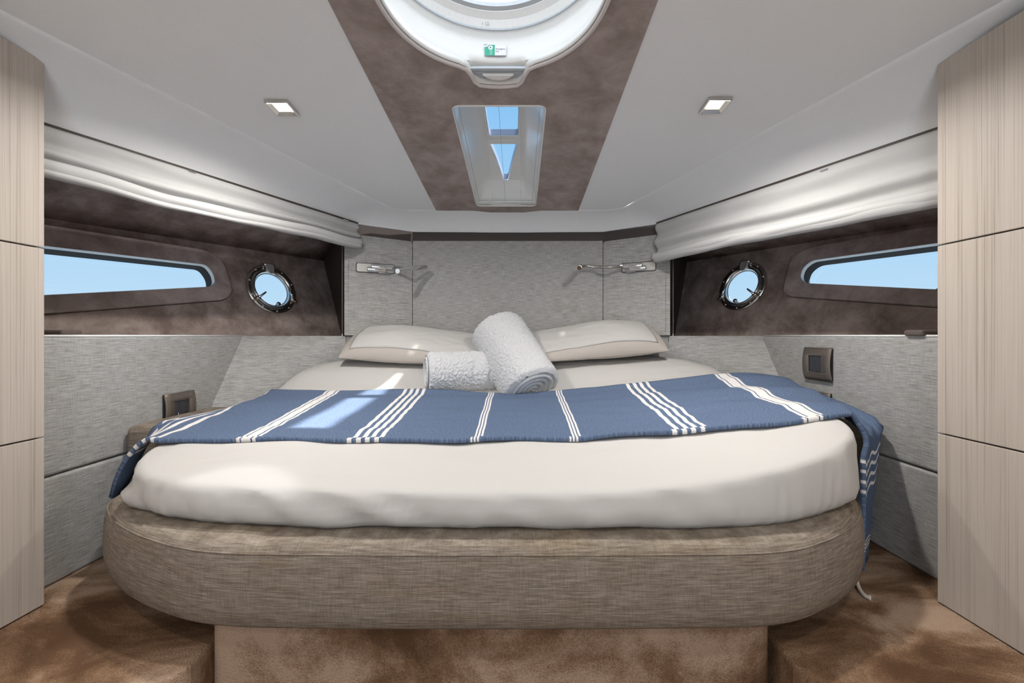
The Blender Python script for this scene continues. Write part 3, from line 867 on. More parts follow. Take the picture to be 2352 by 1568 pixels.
for s in (-1, 1):
    a = Vector((s * 0.957, 2.455, 0)); b = Vector((s * 0.5935, 2.602, 0))
    d = (b - a).normalized(); n = Vector((d.y, -d.x, 0))
    if n.y > 0: n = -n
    off = -n * 0.045
    zo = 1.402
    pts = [a + Vector((0, 0, LEDGE + .002)) + off, b + Vector((0, 0, LEDGE + .002)) + off, b + Vector((0, 0, zt_h - .004)) + off, a + Vector((0, 0, zo)) + off]
    w_ = puffy('wing_panel', pts, n, 0.045, [0.004, 0.004, 0.02, 0.075], hb, M['fabric'], 0.014)
    # stitched piping a finger in from the outer edge
    ins = [a + d * 0.024 + Vector((0, 0, LEDGE + .02)), a + d * 0.024 + Vector((0, 0, zo - .085)), a + d * 0.030 + Vector((0, 0, zo - .05)), a + d * 0.055 + Vector((0, 0, zo - .022)), a + d * 0.09 + Vector((0, 0, zo - .016)), b - d * 0.02 + Vector((0, 0, zt_h - .018))]
    mk('piping', *tube_vf(catmull([q + n * 0.0005 for q in ins], 5), 0.0017, 6), M['fabric'], w_, smooth=True)

# ================================================================== BLINDS
def blind(s, zb, label, scal):
    ya, yb = 1.06, 2.452
    NU, NV = 120, 26
    V = []
    rnd = random.Random(3 if s < 0 else 5)
    t = thing('roman_blind', (s * 1.2, 1.75, 1.3), label, 'blind')
    for i in range(NU):
        f = i / (NU - 1); y = lerp(ya, yb, f)
        bx = trim_x(y) + 0.028
        bot = interp(zb, y) + scal * (math.sin(f * 11) * 0.4 + noise.noise(Vector((f * 7, s * 3.1, 0))) * 0.9)
        for j in range(NV):
            g = j / (NV - 1)
            z = lerp(TRIM_Z - 0.010, bot, g)
            fold = 0.017 * math.sin(g * math.pi * 5.0 + noise.noise(Vector((y * 1.5, g * 2, s))) * 1.3) * (0.3 + g)
            fold += 0.016 * g * g + 0.004 * noise.noise(Vector((y * 6, g * 8, s * 7)))
            p = Vector((bx, y, z)) + Vector((0.907, -0.421, 0)) * fold
            V.append(mir(p, s) if s > 0 else p)
    cl = mk('cloth', V, grid_faces(NU, NV), M['blind'], t, smooth=True, solid=0.004, fix=False)
    # the gathered lower folds
    V = []
    for i in range(NU):
        f = i / (NU - 1); y = lerp(ya, yb, f)
        bx = trim_x(y) + 0.028
        bot = interp(zb, y) + scal * (math.sin(f * 11) * 0.4 + noise.noise(Vector((f * 7, s * 3.1, 0))) * 0.9) + 0.008
        for j in range(9):
            g = j / 8
            z = bot + 0.045 * (1 - g) + 0.005 * noise.noise(Vector((y * 4, g, 2)))
            fold = 0.016 + 0.020 * math.sin(math.pi * (0.2 + 0.8 * g)) + 0.006 * noise.noise(Vector((y * 5, 1, s)))
            p = Vector((bx, y, z)) + Vector((0.907, -0.421, 0)) * fold
            V.append(mir(p, s) if s > 0 else p)
    mk('hem_fold', V, grid_faces(NU, 9), M['blind'], t, smooth=True, solid=0.004, fix=False)
    for y in ((1.66, 2.36) if s < 0 else (1.62, 2.38)):
        p = Vector((trim_x(y) + 0.036, y, TRIM_Z - (0.012 if s < 0 else 0.022)))
        p = mir(p, s) if s > 0 else p
        f_ = frame(p, mir(T1, s) if s > 0 else T1, Vector((0, 0, 1)), Vector((1, 0, 0)))
        V, fs = box_vf((-0.014, -0.003, -0.004), (0.014, 0.003, 0.004), f_); mk('clip', V, fs, M['chrome'], t, bevel=0.0015)
    return t
blind(-1, [(1.06, 1.285), (1.6, 1.284), (2.0, 1.290), (2.452, 1.313)], 'white roman blind raised above the left window', 0.009)
blind(1, [(1.06, 1.195), (1.6, 1.212), (2.0, 1.222), (2.452, 1.226)], 'white roman blind hanging lower above the right window', 0.005)
for s, u, lab in ((-1, 786, 'thin steel blind guide wire beside the left headboard wing'), (1, 1546, 'thin steel blind guide wire beside the right headboard wing')):
    y = 2.47
    V, fs = join_vf([tube_vf([P(u, 600, y), P(u, 768, y)], 0.0016, 6), tube_vf([P(u, 764, y), P(u, 768.5, y)], 0.004, 8)])
    x_ = X(u, y); V = [Vector((v_[0], v_[1], v_[2])) for v_ in V]
    V2, fs2 = join_vf([tube_vf([(x_, y, LEDGE), (x_, y, 1.33 if s < 0 else 1.26)], 0.0016, 6), tube_vf([(x_, y, LEDGE), (x_, y, LEDGE + .012)], 0.004, 8)])
    o = mk('guide_wire', V2, fs2, M['steel']); tag(o, lab, 'wire')
# small brown blocks on the ledges next to the cabinets
for s, (u0, u1, v0, v1), lab in ((-1, (60, 142, 765, 776), 'small brown block on the left ledge against the cabinet'), (1, (2118, 2200, 748, 766), 'small brown block on the right ledge against the cabinet')):
    y = 1.40
    xa, xb = sorted((X(u0, y), X(u1, y)))
    lo, hi = (xa, y, LEDGE), (xb, y + 0.07, LEDGE + 0.022)
    o = box('latch_block', lo, hi, M['brown_gloss'], None, bevel=0.008, seg=3); tag(o, lab, 'block')

# ================================================================== PORTHOLES
def porthole(s, label):
    c, t1, t2, nin, R = PORT[s]
    t = thing('porthole', c, label, 'porthole')
    z = nin; x = t1; y_ = t2
    f_ = frame(c, x, y_, z)
    def L(name, prof, mat, par=t, n=64, sm=True):
        v_, fs = lathe_vf(prof, f_, n); o = mk(name, v_, fs, mat, par, smooth=sm)
        return o
    L('flange', [(R, 0.0), (R, 0.004), (R * .985, 0.008), (R * .955, 0.011), (R * .86, 0.012), (R * .835, 0.009), (R * .81, 0.009), (R * .79, -0.002), (R * .79, -0.03), (R * .84, -0.03), (R * .84, 0.0)], M['steel_dark'])
    L('lid_ring', [(R * .80, 0.004), (R * .80, 0.018), (R * .785, 0.021), (R * .735, 0.021), (R * .70, 0.012), (R * .665, 0.002), (R * .665, 0.0)], M['steel_dark'])
    L('gasket', [(R * .675, 0.001), (R * .645, 0.0), (R * .645, -0.006), (R * .675, -0.006)], M['hatch_grey'])
    v_, fs = lathe_vf([(0.0001, -0.002), (R * .72, -0.002), (R * .72, -0.006), (0.0001, -0.006)], f_, 48); mk('pane', v_, fs, M['glass'], t)
    # bolts: shared mesh
    bprof = [(0.0001, 0.0055), (0.0035, 0.005), (0.006, 0.0025), (0.0068, 0.0), (0.0001, -0.001)]
    bv, bf = lathe_vf(bprof, Matrix.Identity(4), 12, closed=False)
    bme = bpy.data.meshes.new('bolt'); bme.from_pydata(bv, [], bf)
    for p in bme.polygons: p.use_smooth = True
    bme.materials.append(M['chrome'])
    for k in range(10):
        a = math.radians(18 + 36 * k)
        p = f_ @ Vector((math.cos(a) * R * .905, math.sin(a) * R * .905, 0.012))
        o = bpy.data.objects.new('bolt', bme); C.objects.link(o); o.parent = t
        o.matrix_local = frame(p - wloc(t), x, y_, z); WL[o.name] = wloc(t)
    # hinge tongue at the top
    ang0 = math.radians(90)
    sh = [(-0.027, R * 1.005), (0.027, R * 1.005), (0.026, R * .86), (0.022, R * .70), (0.012, R * .615), (0.0, R * .595), (-0.012, R * .615), (-0.022, R * .70), (-0.026, R * .86)]
    plate('hinge', [f_ @ Vector((px, py, 0.030)) for px, py in sh], -nin * 0.014, M['hinge'], t, bevel=0.004, seg=3)
    hv, hf_ = tube_vf([f_ @ Vector((-0.031, R * .985, 0.020)), f_ @ Vector((0.031, R * .985, 0.020))], 0.009, 12)
    mk('hinge_pin', hv, hf_, M['steel_dark'], t, smooth=True)
    # two swing latches and a pull knob
    for k, (ang, tip) in enumerate(((math.radians(212), (0.045, 0.035)), (math.radians(-28), (-0.018, 0.045)))):
        if s > 0: pass
        ca, sa = math.cos(ang), math.sin(ang)
        bx, by = ca * R * .83, sa * R * .83
        v_, fs = lathe_vf([(0.0001, 0.034), (0.011, 0.033), (0.0135, 0.028), (0.0135, 0.008), (0.0001, 0.008)], f_ @ Matrix.Translation((bx, by, 0)), 16)
        h = mk('latch', v_, fs, M['chrome'], t, smooth=True)
        v_, fs = tube_vf([f_ @ Vector((bx, by, 0.028)), f_ @ Vector((bx + tip[0] * .6, by + tip[1] * .6, 0.033)), f_ @ Vector((bx + tip[0], by + tip[1], 0.036))], [0.007, 0.0065, 0.0055], 10)
        mk('latch_arm', v_, fs, M['chrome'], h, smooth=True)
        v_, fs = tube_vf([f_ @ Vector((bx, by, 0.014)), f_ @ Vector((ca * R * .97, sa * R * .97, 0.014)), f_ @ Vector((ca * R * 1.03, sa * R * 1.03, 0.014))], [0.007, 0.006, 0.008], 10)
        mk('latch_pivot', v_, fs, M['steel_dark'], h, smooth=True)
    kx, ky_ = 0.0, -R * .66
    v_, fs = lathe_vf([(0.0001, 0.045), (0.010, 0.043), (0.014, 0.036), (0.012, 0.029), (0.005, 0.025), (0.004, 0.004), (0.0001, 0.004)], f_ @ Matrix.Translation((kx, ky_, 0)), 20)
    mk('knob', v_, fs, M['steel_dark'], t, smooth=True)
    return t
porthole(-1, 'round chrome porthole in the brown suede wall on the left')
porthole(1, 'round chrome porthole in the brown suede wall on the right')

# ================================================================== READING LIGHTS
def reading_light(s, label):
    a = Vector((s * 0.957, 2.455, 0)); b = Vector((s * 0.5935, 2.602, 0))
    d = (b - a).normalized(); n = Vector((d.y, -d.x, 0))
    if n.y > 0: n = -n
    uv = (((819, 604), (906, 612), (904, 626), (820, 622)) if s < 0 else ((1505, 599), (1428, 612), (1432, 623), (1504, 617)))
    q = [ray_plane(u, v, a, n) for u, v in uv]
    cen = sum(q, Vector()) / 4
    L = (q[1] - q[0]).length / 2
    f_ = frame(cen, d, Vector((0, 0, 1)), n)
    t = thing('reading_light', cen, label, 'lamp')
    pl = round_poly([f_ @ Vector(p) for p in ((-L, -0.026, 0.006), (L, -0.026, 0.006), (L, 0.026, 0.006), (-L, 0.026, 0.006))], 0.012, 5)
    plate('wall_plate', pl, -n * 0.006, M['steel'], t, bevel=0.002)
    bk = round_poly([f_ @ Vector(p) for p in ((-L - .003, -0.029, 0.002), (L + .003, -0.029, 0.002), (L + .003, 0.029, 0.002), (-L - .003, 0.029, 0.002))], 0.013, 5)
    plate('back_plate', bk, -n * 0.003, M['gap'], t)
    # two short tubes side by side on the plate
    for k, (x0, x1, y, h) in enumerate(((-L * .25, L * .9, 0.004, 0.036), (-L * .45, L * .55, -0.010, 0.020))):
        r = 0.0145
        v_, fs = tube_vf([f_ @ Vector((x0, y, h)), f_ @ Vector((x0 + .004, y, h)), f_ @ Vector((x1 - .006, y, h)), f_ @ Vector((x1, y, h))], [r * .92, r, r, r * .7], 18)
        o = mk('tube', v_, fs, M['chrome'], t, smooth=True, bevel=0.001)
        v_, fs = tube_vf([f_ @ Vector((x0 - .001, y, h)), f_ @ Vector((x0 + .001, y, h))], r * .62, 14)
        mk('socket', v_, fs, M['amber'], o)
    v_, fs = box_vf((L * .15, -0.031, 0.008), (L * .75, -0.022, 0.02), f_); mk('switch', v_, fs, M['chrome'], t, bevel=0.002)
    if s < 0:
        st_ = f_ @ Vector((L * .88, 0.004, 0.036))
        path = [st_, P(930, 616, 2.47), P(962, 616, 2.53), P(978, 613, 2.54), P(976, 612, 2.51), P(962, 613, 2.48)]
        head = [P(962, 613, 2.485), P(955, 613.5, 2.475), P(914, 622, 2.37), P(913, 622.3, 2.365)]
        rr = [0.009, 0.014, 0.014, 0.0165]
    else:
        st_ = f_ @ Vector((L * .88, 0.004, 0.036))
        path = [st_, P(1400, 613, 2.50), P(1370, 613, 2.545), P(1347, 611, 2.55), P(1338, 611, 2.53)]
        head = [P(1339, 611, 2.54), P(1336, 611.5, 2.52), P(1331, 615, 2.43), P(1330.5, 615.3, 2.42)]
        rr = [0.009, 0.0145, 0.0145, 0.017]
    mk('gooseneck', *tube_vf(catmull(path, 6), 0.0085, 12), M['steel'], t, smooth=True)
    h = mk('lamp_head', *tube_vf(head, rr, 18), M['chrome'], t, smooth=True, bevel=0.0015)
    ax = (head[-1] - head[-2]).normalized()
    mk('lens', *tube_vf([head[-1] + ax * 0.0005, head[-1] + ax * 0.002], 0.0135, 18), M['reading_lens'] if s < 0 else M['amber'], h)
    return t
reading_light(-1, 'chrome reading light with folded head on the left headboard wing')
reading_light(1, 'chrome reading light with gooseneck on the right headboard wing')

# ================================================================== SWITCH PLATES
def switch_plate(s, yc, zc, w_, h_, kind, label, group=None):
    x = s * 1.43
    # local frame: x along the wall to the right as seen, y up, z into the room
    fx = Vector((0, 1, 0)) if s < 0 else Vector((0, -1, 0))
    f_ = frame(Vector((x, yc, zc)), fx, Vector((0, 0, 1)), Vector((-s, 0, 0)))
    t = thing('switch_plate' if kind != 'socket' else 'socket_plate', Vector((x, yc, zc)), label, 'switch')
    a, b = w_ / 2, h_ / 2; ia, ib = w_ * 0.27, h_ * 0.275
    box('back_box', (-a * .96, -b * .97, 0.0), (a * .96, b * .97, 0.009), M['black'], t, f_)
    # curved face: bulging in the middle, with a window
    V = []; n = 12
    xs_ = [-a, -a * .97, -ia, ia, a * .97, a]
    ysg = [lerp(-b, b, k / n) for k in range(n + 1)]
    ysg = sorted(set(ysg + [-ib, ib]))
    def hz(y): return 0.021 - 0.010 * (y / b) ** 2
    idx = {}
    for i, xx in enumerate(xs_):
        for j, yy in enumerate(ysg):
            edge = 0.010 if i in (0, 5) else 0
            idx[i, j] = len(V); V.append(f_ @ Vector((xx, yy, hz(yy) - edge * 0.5)))
    fs = []
    for i in range(5):
        for j in range(len(ysg) - 1):
            if i == 2 and ysg[j] >= -ib - 1e-6 and ysg[j + 1] <= ib + 1e-6: continue
            fs.append((idx[i, j], idx[i + 1, j], idx[i + 1, j + 1], idx[i, j + 1]))
    mk('cover', V, fs, M['bronze'], t, smooth=True, solid=0.006)
    # inner chrome frame
    fr_in = [(-ia, -ib), (ia, -ib), (ia, ib), (-ia, ib)]
    outer = [f_ @ Vector((px, py, 0.0225)) for px, py in fr_in]
    inner = [f_ @ Vector((px * .92, py * .93, 0.0225)) for px, py in fr_in]
    plate('inner_frame', outer, f_.to_3x3() @ Vector((0, 0, -0.010)), M['steel'] if s > 0 else M['bronze'], t, holes=[inner])
    if kind == 'switch':
        for k in range(3):
            x0 = lerp(-ia * .9, ia * .9, k / 3) + 0.001; x1 = lerp(-ia * .9, ia * .9, (k + 1) / 3) - 0.001
            box('rocker', (x0, -ib * .9, 0.010), (x1, ib * .9, 0.0185), M['slate'], t, f_, bevel=0.0015)
    else:
        x1 = -ia * .9; x2 = -ia * .25; x3 = ia * .35; x4 = ia * .9
        r_ = box('rocker', (x1, -ib * .9, 0.010), (x2 - .001, ib * .9, 0.0195), M['slate'], t, f_, bevel=0.0015)
        box('indicator', (x2 - .008, -ib * .7, 0.0195), (x2 - .005, -ib * .45, 0.020), M['paper'], r_, f_)
        box('rocker', (x2 + .001, -ib * .9, 0.010), (x3, ib * .9, 0.0185), M['slate'], t, f_, bevel=0.0015)
        sk = box('socket', (x3 + .0005, -ib * .9, 0.010), (x4, ib * .9, 0.0180), M['slate'], t, f_, bevel=0.001)
        for dy in (0.6, 0.0, -0.6):
            v_, fs = lathe_vf([(0.0001, 0.0186), (0.0042, 0.0186), (0.0042, 0.0170), (0.0001, 0.0170)], f_ @ Matrix.Translation(((x3 + x4) / 2, dy * ib, 0)), 12)
            mk('pin_hole', v_, fs, M['black'], sk)
    return t
switch_plate(-1, 1.832, 0.482, 0.158, 0.138, 'socket', 'bronze plate with dark switch and socket on the left wall')
switch_plate(1, 1.892, 0.672, 0.168, 0.145, 'switch', 'bronze plate with three dark rocker switches on the right wall')
switch_plate(1, 1.900, 0.475, 0.168, 0.145, 'switch', 'bronze plate almost hidden behind blue blanket on the right wall')

# ================================================================== BED BASE
base = thing('bed_base', (0, 1.7, -0.22), 'large rounded bed base upholstered in taupe woven fabric', 'bed')
plan = [(-1.275, 2.42), (-1.275, 1.9), (-1.275, 1.50), (-1.265, 1.375), (-1.215, 1.292), (-1.08, 1.185), (-0.90, 1.09), (-0.70, 1.028), (-0.40, 1.014), (0.0, 1.012), (0.40, 1.014), (0.70, 1.026), (0.87, 1.085), (1.02, 1.18), (1.125, 1.285), (1.168, 1.37), (1.18, 1.5), (1.18, 1.9), (1.18, 2.42)]
pl = catmull([(x, y, 0) for x, y in plan], 8)
def offset_plan(pts, d):
    out = []
    for i, p in enumerate(pts):
        t_ = (pts[min(i + 1, len(pts) - 1)] - pts[max(i - 1, 0)]).normalized()
        out.append(p + Vector((-t_.y, t_.x, 0)) * d)          # inward (path runs anticlockwise seen from above)
    return out
rows = [(0.16, 0.078), (0.05, 0.072), (0.018, 0.076), (0.004, 0.09), (-0.003, 0.13), (-0.004, 0.18), (-0.001, 0.23), (0.004, 0.255), (0.012, 0.272), (0.024, 0.281), (0.05, 0.285), (0.12, 0.287), (0.25, 0.287)]
V = []
for d, z in rows:
    for p in offset_plan(pl, d): V.append(Vector((p.x, p.y, z)))
n_ = len(pl)
fs = grid_faces(len(rows), n_)
fs.append(tuple((len(rows) - 1) * n_ + k for k in range(n_)))
fs.append(tuple(k for k in reversed(range(n_))))
mk('upholstered_body', V, fs, M['base_fabric'], base, smooth=True)
seam = [Vector((p.x, p.y, 0.264)) for p in offset_plan(pl, 0.0065)]
mk('seam_piping', *tube_vf(seam, 0.0022, 6), M['base_fabric'], base, smooth=True)
ped = round_poly([Vector((-0.738, 1.075, 0)), Vector((0.725, 1.075, 0)), Vector((0.725, 2.5, 0)), Vector((-0.738, 2.5, 0))], [0.05, 0.05, 0, 0], 8)
plate('pedestal', [Vector((p.x, p.y, 0.08)) for p in ped], (0, 0, -0.299), M['carpet'], base, smooth=False, bevel=0.01)
# filler cushions between the bed and the side walls
for s, y0, lab in ((-1, 1.575, 'taupe upholstered filler shelf between left wall and mattress'), (1, 1.63, 'taupe upholstered filler shelf under the blanket at right wall')):
    xa, xb = (-1.423, -1.185) if s < 0 else (1.172, 1.423)
    o = box('filler_shelf', (xa, y0, 0.290), (xb, 2.02, 0.458), M['base_fabric'], None, bevel=0.028, seg=5); tag(o, lab, 'shelf')
    for p in o.data.polygons: p.use_smooth = True

# ================================================================== MATTRESS
def ztop(x, y):
    z = interp([(1.0, 0.380), (1.15, 0.400), (1.25, 0.418), (1.4, 0.440), (1.7, 0.470), (2.0, 0.500), (2.08, 0.510), (2.16, 0.543), (2.25, 0.605), (2.35, 0.652), (2.5, 0.675), (2.6, 0.68)], y)
    r = max(0.0, (x - 0.25) / 0.85)
    z += 0.078 * min(r, 1.4) ** 1.25 * (1 - 0.75 * sstep(2.05, 2.35, y))
    z -= 0.012 * sstep(-0.7, -1.15, x) * sstep(1.9, 1.4, y)
    # the towels press the sheet down
    dx, dy = (x - 0.03) / 0.26, (y - 2.17) / 0.13
    z -= 0.045 * math.exp(-(dx * dx + dy * dy))
    return z
mp = [(-0.45, 2.54), (-0.72, 2.515), (-0.90, 2.455), (-1.03, 2.37), (-1.13, 2.26), (-1.175, 2.12), (-1.18, 1.8), (-1.175, 1.5), (-1.155, 1.36), (-1.085, 1.255), (-0.97, 1.182), (-0.75, 1.128), (-0.38, 1.094), (0.13, 1.088), (0.53, 1.094), (0.78, 1.128), (0.935, 1.178), (1.065, 1.25), (1.14, 1.345), (1.165, 1.5), (1.165, 1.8), (1.155, 2.05), (1.12, 2.24), (1.03, 2.36), (0.90, 2.455), (0.72, 2.515), (0.45, 2.54)]
mo = catmull([(x, y, 0) for x, y in mp], 22, closed=True)
def inward(pts):
    out = []
    for i, p in enumerate(pts):
        t_ = (pts[(i + 1) % len(pts)] - pts[i - 1]).normalized(); out.append(Vector((-t_.y, t_.x, 0)))
    return out
mn = inward(mo)
V = []; N = len(mo); cen = Vector((0.0, 1.82, 0))
def wr(i, a, f): return a * noise.noise(Vector((i * f, 3.3, 1.7)))
prof_m = [(0.06, 0, 0.288), (0.018, 0, 0.290), (0.003, 0, 0.302), (-0.006, 0, 0.325), (-0.006, 0.45, 0), (-0.002, 0.74, 0), (0.003, 0.88, 0), (0.010, 0.955, 0), (0.022, 0.99, 0), (0.07, 1.0, 0)]
for k, (d, fz, z0) in enumerate(prof_m):
    for i, p in enumerate(mo):
        low = max(0, 1 - abs(k - 2) / 3)
        g = noise.noise(Vector((p.x * 9, p.y * 9, 0.3))) * 0.010 + abs(noise.noise(Vector((p.x * 24, p.y * 24, 2.3)))) * 0.008
        corner = 0.032 * math.exp(-((p.x + 1.09) ** 2 + (p.y - 1.25) ** 2) / 0.004) * (1 if k in (1, 2, 3) else 0)
        drape = (0.012 * noise.noise(Vector((p.x * 9 + k * 0.35, p.y * 9, 9.1))) + 0.015 * (0.35 - abs(noise.noise(Vector((p.x * 17 + k * 0.6, p.y * 17, 4.4)))))) * max(0, 1 - abs(k - 3.5) / 4)
        q = p + mn[i] * (d - low * g - corner - drape)
        zt_ = ztop(p.x, p.y)
        z = z0 if z0 else lerp(0.31, zt_ + (ztop((p + mn[i] * d).x, (p + mn[i] * d).y) - zt_), fz)
        if k in (1, 2, 3): z += 0.011 * noise.noise(Vector((p.x * 7, p.y * 7, 5))) + (0.006 if k > 1 else 0)
        V.append(Vector((q.x, q.y, z)))
rin = 44
last = [p + mn[i] * 0.07 for i, p in enumerate(mo)]
for k in range(1, rin):
    t_ = (k / rin)
    for i, p in enumerate(last):
        q = p.lerp(Vector((p.x * 0.15, 1.82, 0)), t_)
        w_ = 0.006 * noise.noise(Vector((q.x * 3.5, q.y * 9, 0.0))) + 0.005 * (0.3 - abs(noise.noise(Vector((q.x * 6 + q.y * 3, q.y * 11 - q.x * 4, 4.0))))) + (0.012 * (0.3 - abs(noise.noise(Vector((q.x * 9, q.y * 9, 8.0))))) * sstep(0.75, 1.0, q.x) * sstep(2.0, 2.15, q.y))
        V.append(Vector((q.x, q.y, ztop(q.x, q.y) + w_)))
rowsN = len(prof_m) + rin - 1
fs = grid_faces(rowsN, N, wrap_v=True)
fs.append(tuple((rowsN - 1) * N + i for i in range(N)))
fs.append(tuple(i for i in reversed(range(N))))
mat_o = mk('mattress', V, fs, M['sheet'], None, smooth=True, origin=Vector((0, 1.8, 0.288)))
tag(mat_o, 'thick mattress in a cream fitted cotton sheet on the bed base', 'mattress')

# ================================================================== PILLOWS
def pillow(cx, cy, cz_, w_, d_, h_, rx, ry, rz, seed, label):
    NXp, NYp = 44, 30
    R_ = Matrix.Translation((cx, cy, cz_)) @ Matrix.Rotation(rz, 4, 'Z') @ Matrix.Rotation(ry, 4, 'Y') @ Matrix.Rotation(rx, 4, 'X')
    t = thing('pillow', (cx, cy, cz_ - h_ / 2), label, 'pillow')
    def prof_(a, b):
        return (max(0, 1 - abs(a) ** 3.2) ** 0.55) * (max(0, 1 - abs(b) ** 3.0) ** 0.55)
    def pt(a, b, side):
        pin = 1 - 0.05 * (1 - abs(b)) * 0
        x = a * w_ / 2 * (1 - 0.045 * (1 - (b * b)) * abs(a) ** 4 * -1) ; y = b * d_ / 2
        hh = h_ / 2 * prof_(a, b)
        hh *= 1 + 0.16 * noise.noise(Vector((a * 1.6, b * 1.6, seed)))
        hh *= 1.06 - 0.55 * sstep(-0.45, 1.0, -a if cx > 0 else a)
        hh += 0.006 * noise.noise(Vector((a * 7, b * 5, seed + 3))) * prof_(a, b)
        return R_ @ Vector((x, y, side * hh * (1.0 if side > 0 else 0.55)))
    gx = [-math.cos(math.pi * i / (NXp - 1)) for i in range(NXp)]
    gx = [math.copysign(abs(g) ** 0.85, g) for g in gx]
    gy = [-math.cos(math.pi * i / (NYp - 1)) for i in range(NYp)]
    # body: underside and border in one cloth
    V = []; fs = []
    for side in (1, -1):
        b0 = len(V)
        for a in gx:
            for b in gy: V.append(pt(a, b, side))
        fs += grid_faces(NXp, NYp, base=b0)
    o = mk('border_case', V, fs, M['pillow_edge'], t, smooth=True, fix=False)
    # pale face panel lying on the upper side inside the border
    V = []
    for i in range(NXp):
        for j in range(NYp):
            a = lerp(-0.86, 0.86, i / (NXp - 1)); b = lerp(-0.80, 0.88, j / (NYp - 1))
            V.append(pt(a, b, 1) + R_.to_3x3() @ Vector((0, 0, 0.003)))
    mk('face_panel', V, grid_faces(NXp, NYp), M['sheet'], t, smooth=True, solid=0.003, fix=False)
    return t
pillow(-0.50, 2.395, 0.735, 0.80, 0.34, 0.17, math.radians(27), math.radians(3.0), math.radians(-2), 1.1, 'white pillow with beige border at the left of the towels')
pillow(0.475, 2.405, 0.760, 0.80, 0.34, 0.17, math.radians(27), math.radians(-4.5), math.radians(5), 2.7, 'white pillow with beige border at the right of the towels')

# ================================================================== BLANKET
def xr(t): return lerp(1.180, 1.335, t ** 0.7)
NT = 56
tv = [k / (NT - 1) for k in range(NT)]
def near_y(x): return 1.395 + 0.010 * math.sin(x * 5) + 0.006 * math.sin(x * 17 + 1)
def far_y(x): return 2.055 + 0.008 * math.sin(x * 4 + 1)
def top_pt(x, t):
    y = lerp(near_y(x), far_y(x), t)
    z = ztop(x, y) + 0.013
    z += 0.0075 * noise.noise(Vector((x * 3.0, y * 14, 7.7))) + 0.003 * noise.noise(Vector((x * 9, y * 30, 1.1)))
    if x > 0.8: z += 0.009 * math.sin(y * 26 + x * 6) * sstep(0.8, 1.1, x) * sstep(1.42, 1.6, y)
    z += 0.010 * sstep(0.9, 1.0, t)
    if x > 1.10:
        q = (x - 1.10) / 0.215; z -= 0.026 * q * q
    return Vector((x, y, z))
cols = []                                   # list of (u, function t -> point)
NLx = [(-1.312, 0.252, 0.20), (-1.298, 0.305, 0.23), (-1.278, 0.352, 0.30), (-1.252, 0.394, 0.45), (-1.222, 0.428, 0.65), (-1.19, 0.450, 0.85)]
def left_fn(x, z, k):
    def f(t):
        y0 = near_y(-1.12); y = y0 + (far_y(-1.12) - y0) * t * k + 0.004
        zz = z
        if y > 1.42: zz = max(z, lerp(z, 0.476, sstep(1.42, 1.565, y)))
        if k > 0.6: zz = max(zz, lerp(zz, ztop(-1.15, y) - 0.02, (k - 0.6) / 0.4))
        return Vector((x + 0.045 * t * (1 - k) , y, zz))
    return f
acc_u = -1.14
lefts = []
px, pz = -1.15, 0.462
for (x, z, k) in reversed(NLx):
    acc_u -= math.hypot(px - x, pz - z); px, pz = x, z
    lefts.append((acc_u, left_fn(x, z, k)))
cols += list(reversed(lefts))
NXB = 150
for i in range(NXB):
    g = i / (NXB - 1)
    def f(t, g=g): return top_pt(lerp(-1.15, xr(t), g), t)
    cols.append((None, f, g))
HN = 22
def right_fn(h):
    def f(t):
        e1_ = top_pt(xr(t), t)
        zt_ = lerp(e1_.z, 0.028, h)
        bx = lerp(1.195, lerp(1.40, 1.335, h), t) + 0.004 * math.sin(t * 9 + h * 3)
        by = lerp(1.375, 1.525, t)
        k = sstep(0.0, 0.22, h)
        p = Vector((lerp(e1_.x, bx, k) + 0.02 * math.sin(math.pi * min(1, h / 0.25)) , lerp(e1_.y, by, k), zt_))
        if p.y > 1.56: p.z = max(p.z, 0.478)
        if p.x > 1.39: p.x = 1.39
        return p
    return f
for h in range(1, HN + 1):
    hh = h / HN
    cols.append((1.25 + hh * 0.455, right_fn(hh)))
V = []; UV = []
nl = len(lefts)
for ci, c in enumerate(cols):
    for ti, t in enumerate(tv):
        p = c[1](t); V.append(p)
        UV.append([p.x if c[0] is None else c[0], t])
for ti in range(NT):                         # on the left the cloth coordinate runs on from the mattress edge
    for ci in range(nl - 1, -1, -1):
        a, b = V[ci * NT + ti], V[(ci + 1) * NT + ti]
        UV[ci * NT + ti][0] = UV[(ci + 1) * NT + ti][0] - math.hypot(a.x - b.x, a.z - b.z)
# keep right hang u continuous with the top edge
fs = grid_faces(len(cols), NT)
bl = mk('blanket', V, fs, M['blanket'], None, smooth=True, origin=Vector((0, 1.7, 0.02)), fix=False)
uvl = bl.data.uv_layers.new(name='cloth')
for li, lp in enumerate(bl.data.loops): uvl.data[li].uv = UV[lp.vertex_index]
sm = bl.modifiers.new('solid', 'SOLIDIFY'); sm.thickness = 0.014; sm.offset = 0
tag(bl, 'blue cotton blanket with white stripes draped across the bed', 'blanket')
# knotted fringe at the hanging end
for k, (path, r) in enumerate((
        ([(1.180, 1.375, 0.030), (1.150, 1.340, 0.014), (1.128, 1.300, 0.008), (1.122, 1.272, 0.007), (1.130, 1.262, 0.007)], 0.0055),
        ([(1.178, 1.380, 0.028), (1.135, 1.345, 0.016), (1.110, 1.325, 0.010)], 0.0045))):
    cp = catmull(path, 5); rr_ = [r * (1.0 if i < len(cp) - 3 else 1.5) for i in range(len(cp))]
    mk('fringe', *tube_vf(cp, rr_, 8), M['fringe'], bl, smooth=True)

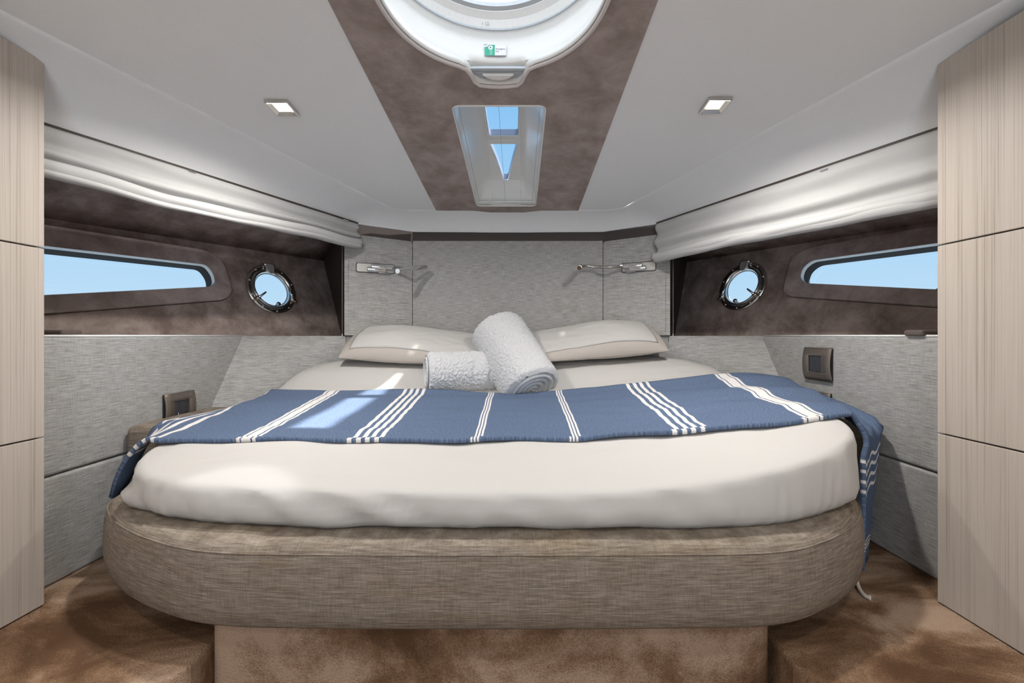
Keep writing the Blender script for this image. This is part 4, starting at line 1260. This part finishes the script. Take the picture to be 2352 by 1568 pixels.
# ================================================================== TOWELS
def towel(a, b, r0, r1, seed, label, turns=4.5):
    a, b = Vector(a), Vector(b); ax = (b - a).normalized(); L = (b - a).length
    sx = ax.cross(Vector((0, 0, 1))).normalized(); sy_ = sx.cross(ax).normalized()
    t = thing('rolled_towel', (a + b) / 2 - Vector((0, 0, r0)), label, 'towel')
    NA, NL = 260, 170
    def nz(p): return 0.0050 * noise.noise(p * 80) + 0.0045 * noise.noise(p * 190)
    V = []
    for j in range(NL):
        g = j / (NL - 1); r = lerp(r0, r1, g)
        ed = min(g, 1 - g) * L
        r *= 1 - 0.16 * max(0, 1 - ed / 0.022) ** 2.2
        for k in range(NA):
            th = 2 * math.pi * k / NA
            rr_ = r * (1 + 0.035 * noise.noise(Vector((math.cos(th), math.sin(th), g * 2 + seed)))) 
            rr_ += -0.006 * math.exp(-((g - 0.62 - 0.03 * math.sin(th * 2)) / 0.03) ** 2) - 0.004 * math.exp(-((g - 0.85) / 0.03) ** 2)
            # outer flap edge of the roll
            rr_ += 0.007 * (1 - ((th - 2.2) % (2 * math.pi)) / (2 * math.pi))
            p = a + ax * (g * L) + (sx * math.cos(th) + sy_ * math.sin(th)) * rr_
            nrm = (sx * math.cos(th) + sy_ * math.sin(th))
            V.append(p + nrm * nz(p))
    o = mk('outer_wrap', V, grid_faces(NL, NA, wrap_v=True), M['terry'], t, smooth=True)
    # spiral ends
    for end, (pc, dirn, r) in enumerate(((a, -ax, r0 * .86), (b, ax, r1 * .86))):
        V = []; NR = 56
        for i in range(NR):
            rr_ = r * (i / (NR - 1)) * 1.0
            for k in range(NA):
                th = 2 * math.pi * k / NA
                ph = (rr_ / r) * turns - th / (2 * math.pi) + 0.08 * noise.noise(Vector((math.cos(th) * 2, math.sin(th) * 2, seed)))
                w_ = ph - math.floor(ph)
                bulge = math.sin(math.pi * w_) ** 0.6 * 0.024 - 0.014
                core = -0.010 * (1 - i / (NR - 1))
                V.append(pc + dirn * (bulge * (0.35 + 0.65 * min(1, 4 * (1 - i / (NR - 1)) + .3)) + core) + (sx * math.cos(th) + sy_ * math.sin(th)) * max(rr_, 0.0004))
        mk('spiral_end', V, grid_faces(NR, NA, wrap_v=True), M['terry'], t, smooth=True)
    return t
towel((0.142, 2.105, 0.522), (-0.052, 2.40, 0.822), 0.150, 0.155, 0.3, 'white rolled towel leaning across the other towel')
towel((-0.405, 2.14, 0.605), (-0.07, 2.265, 0.602), 0.110, 0.110, 4.2, 'white rolled towel lying flat, partly under the leaning towel')
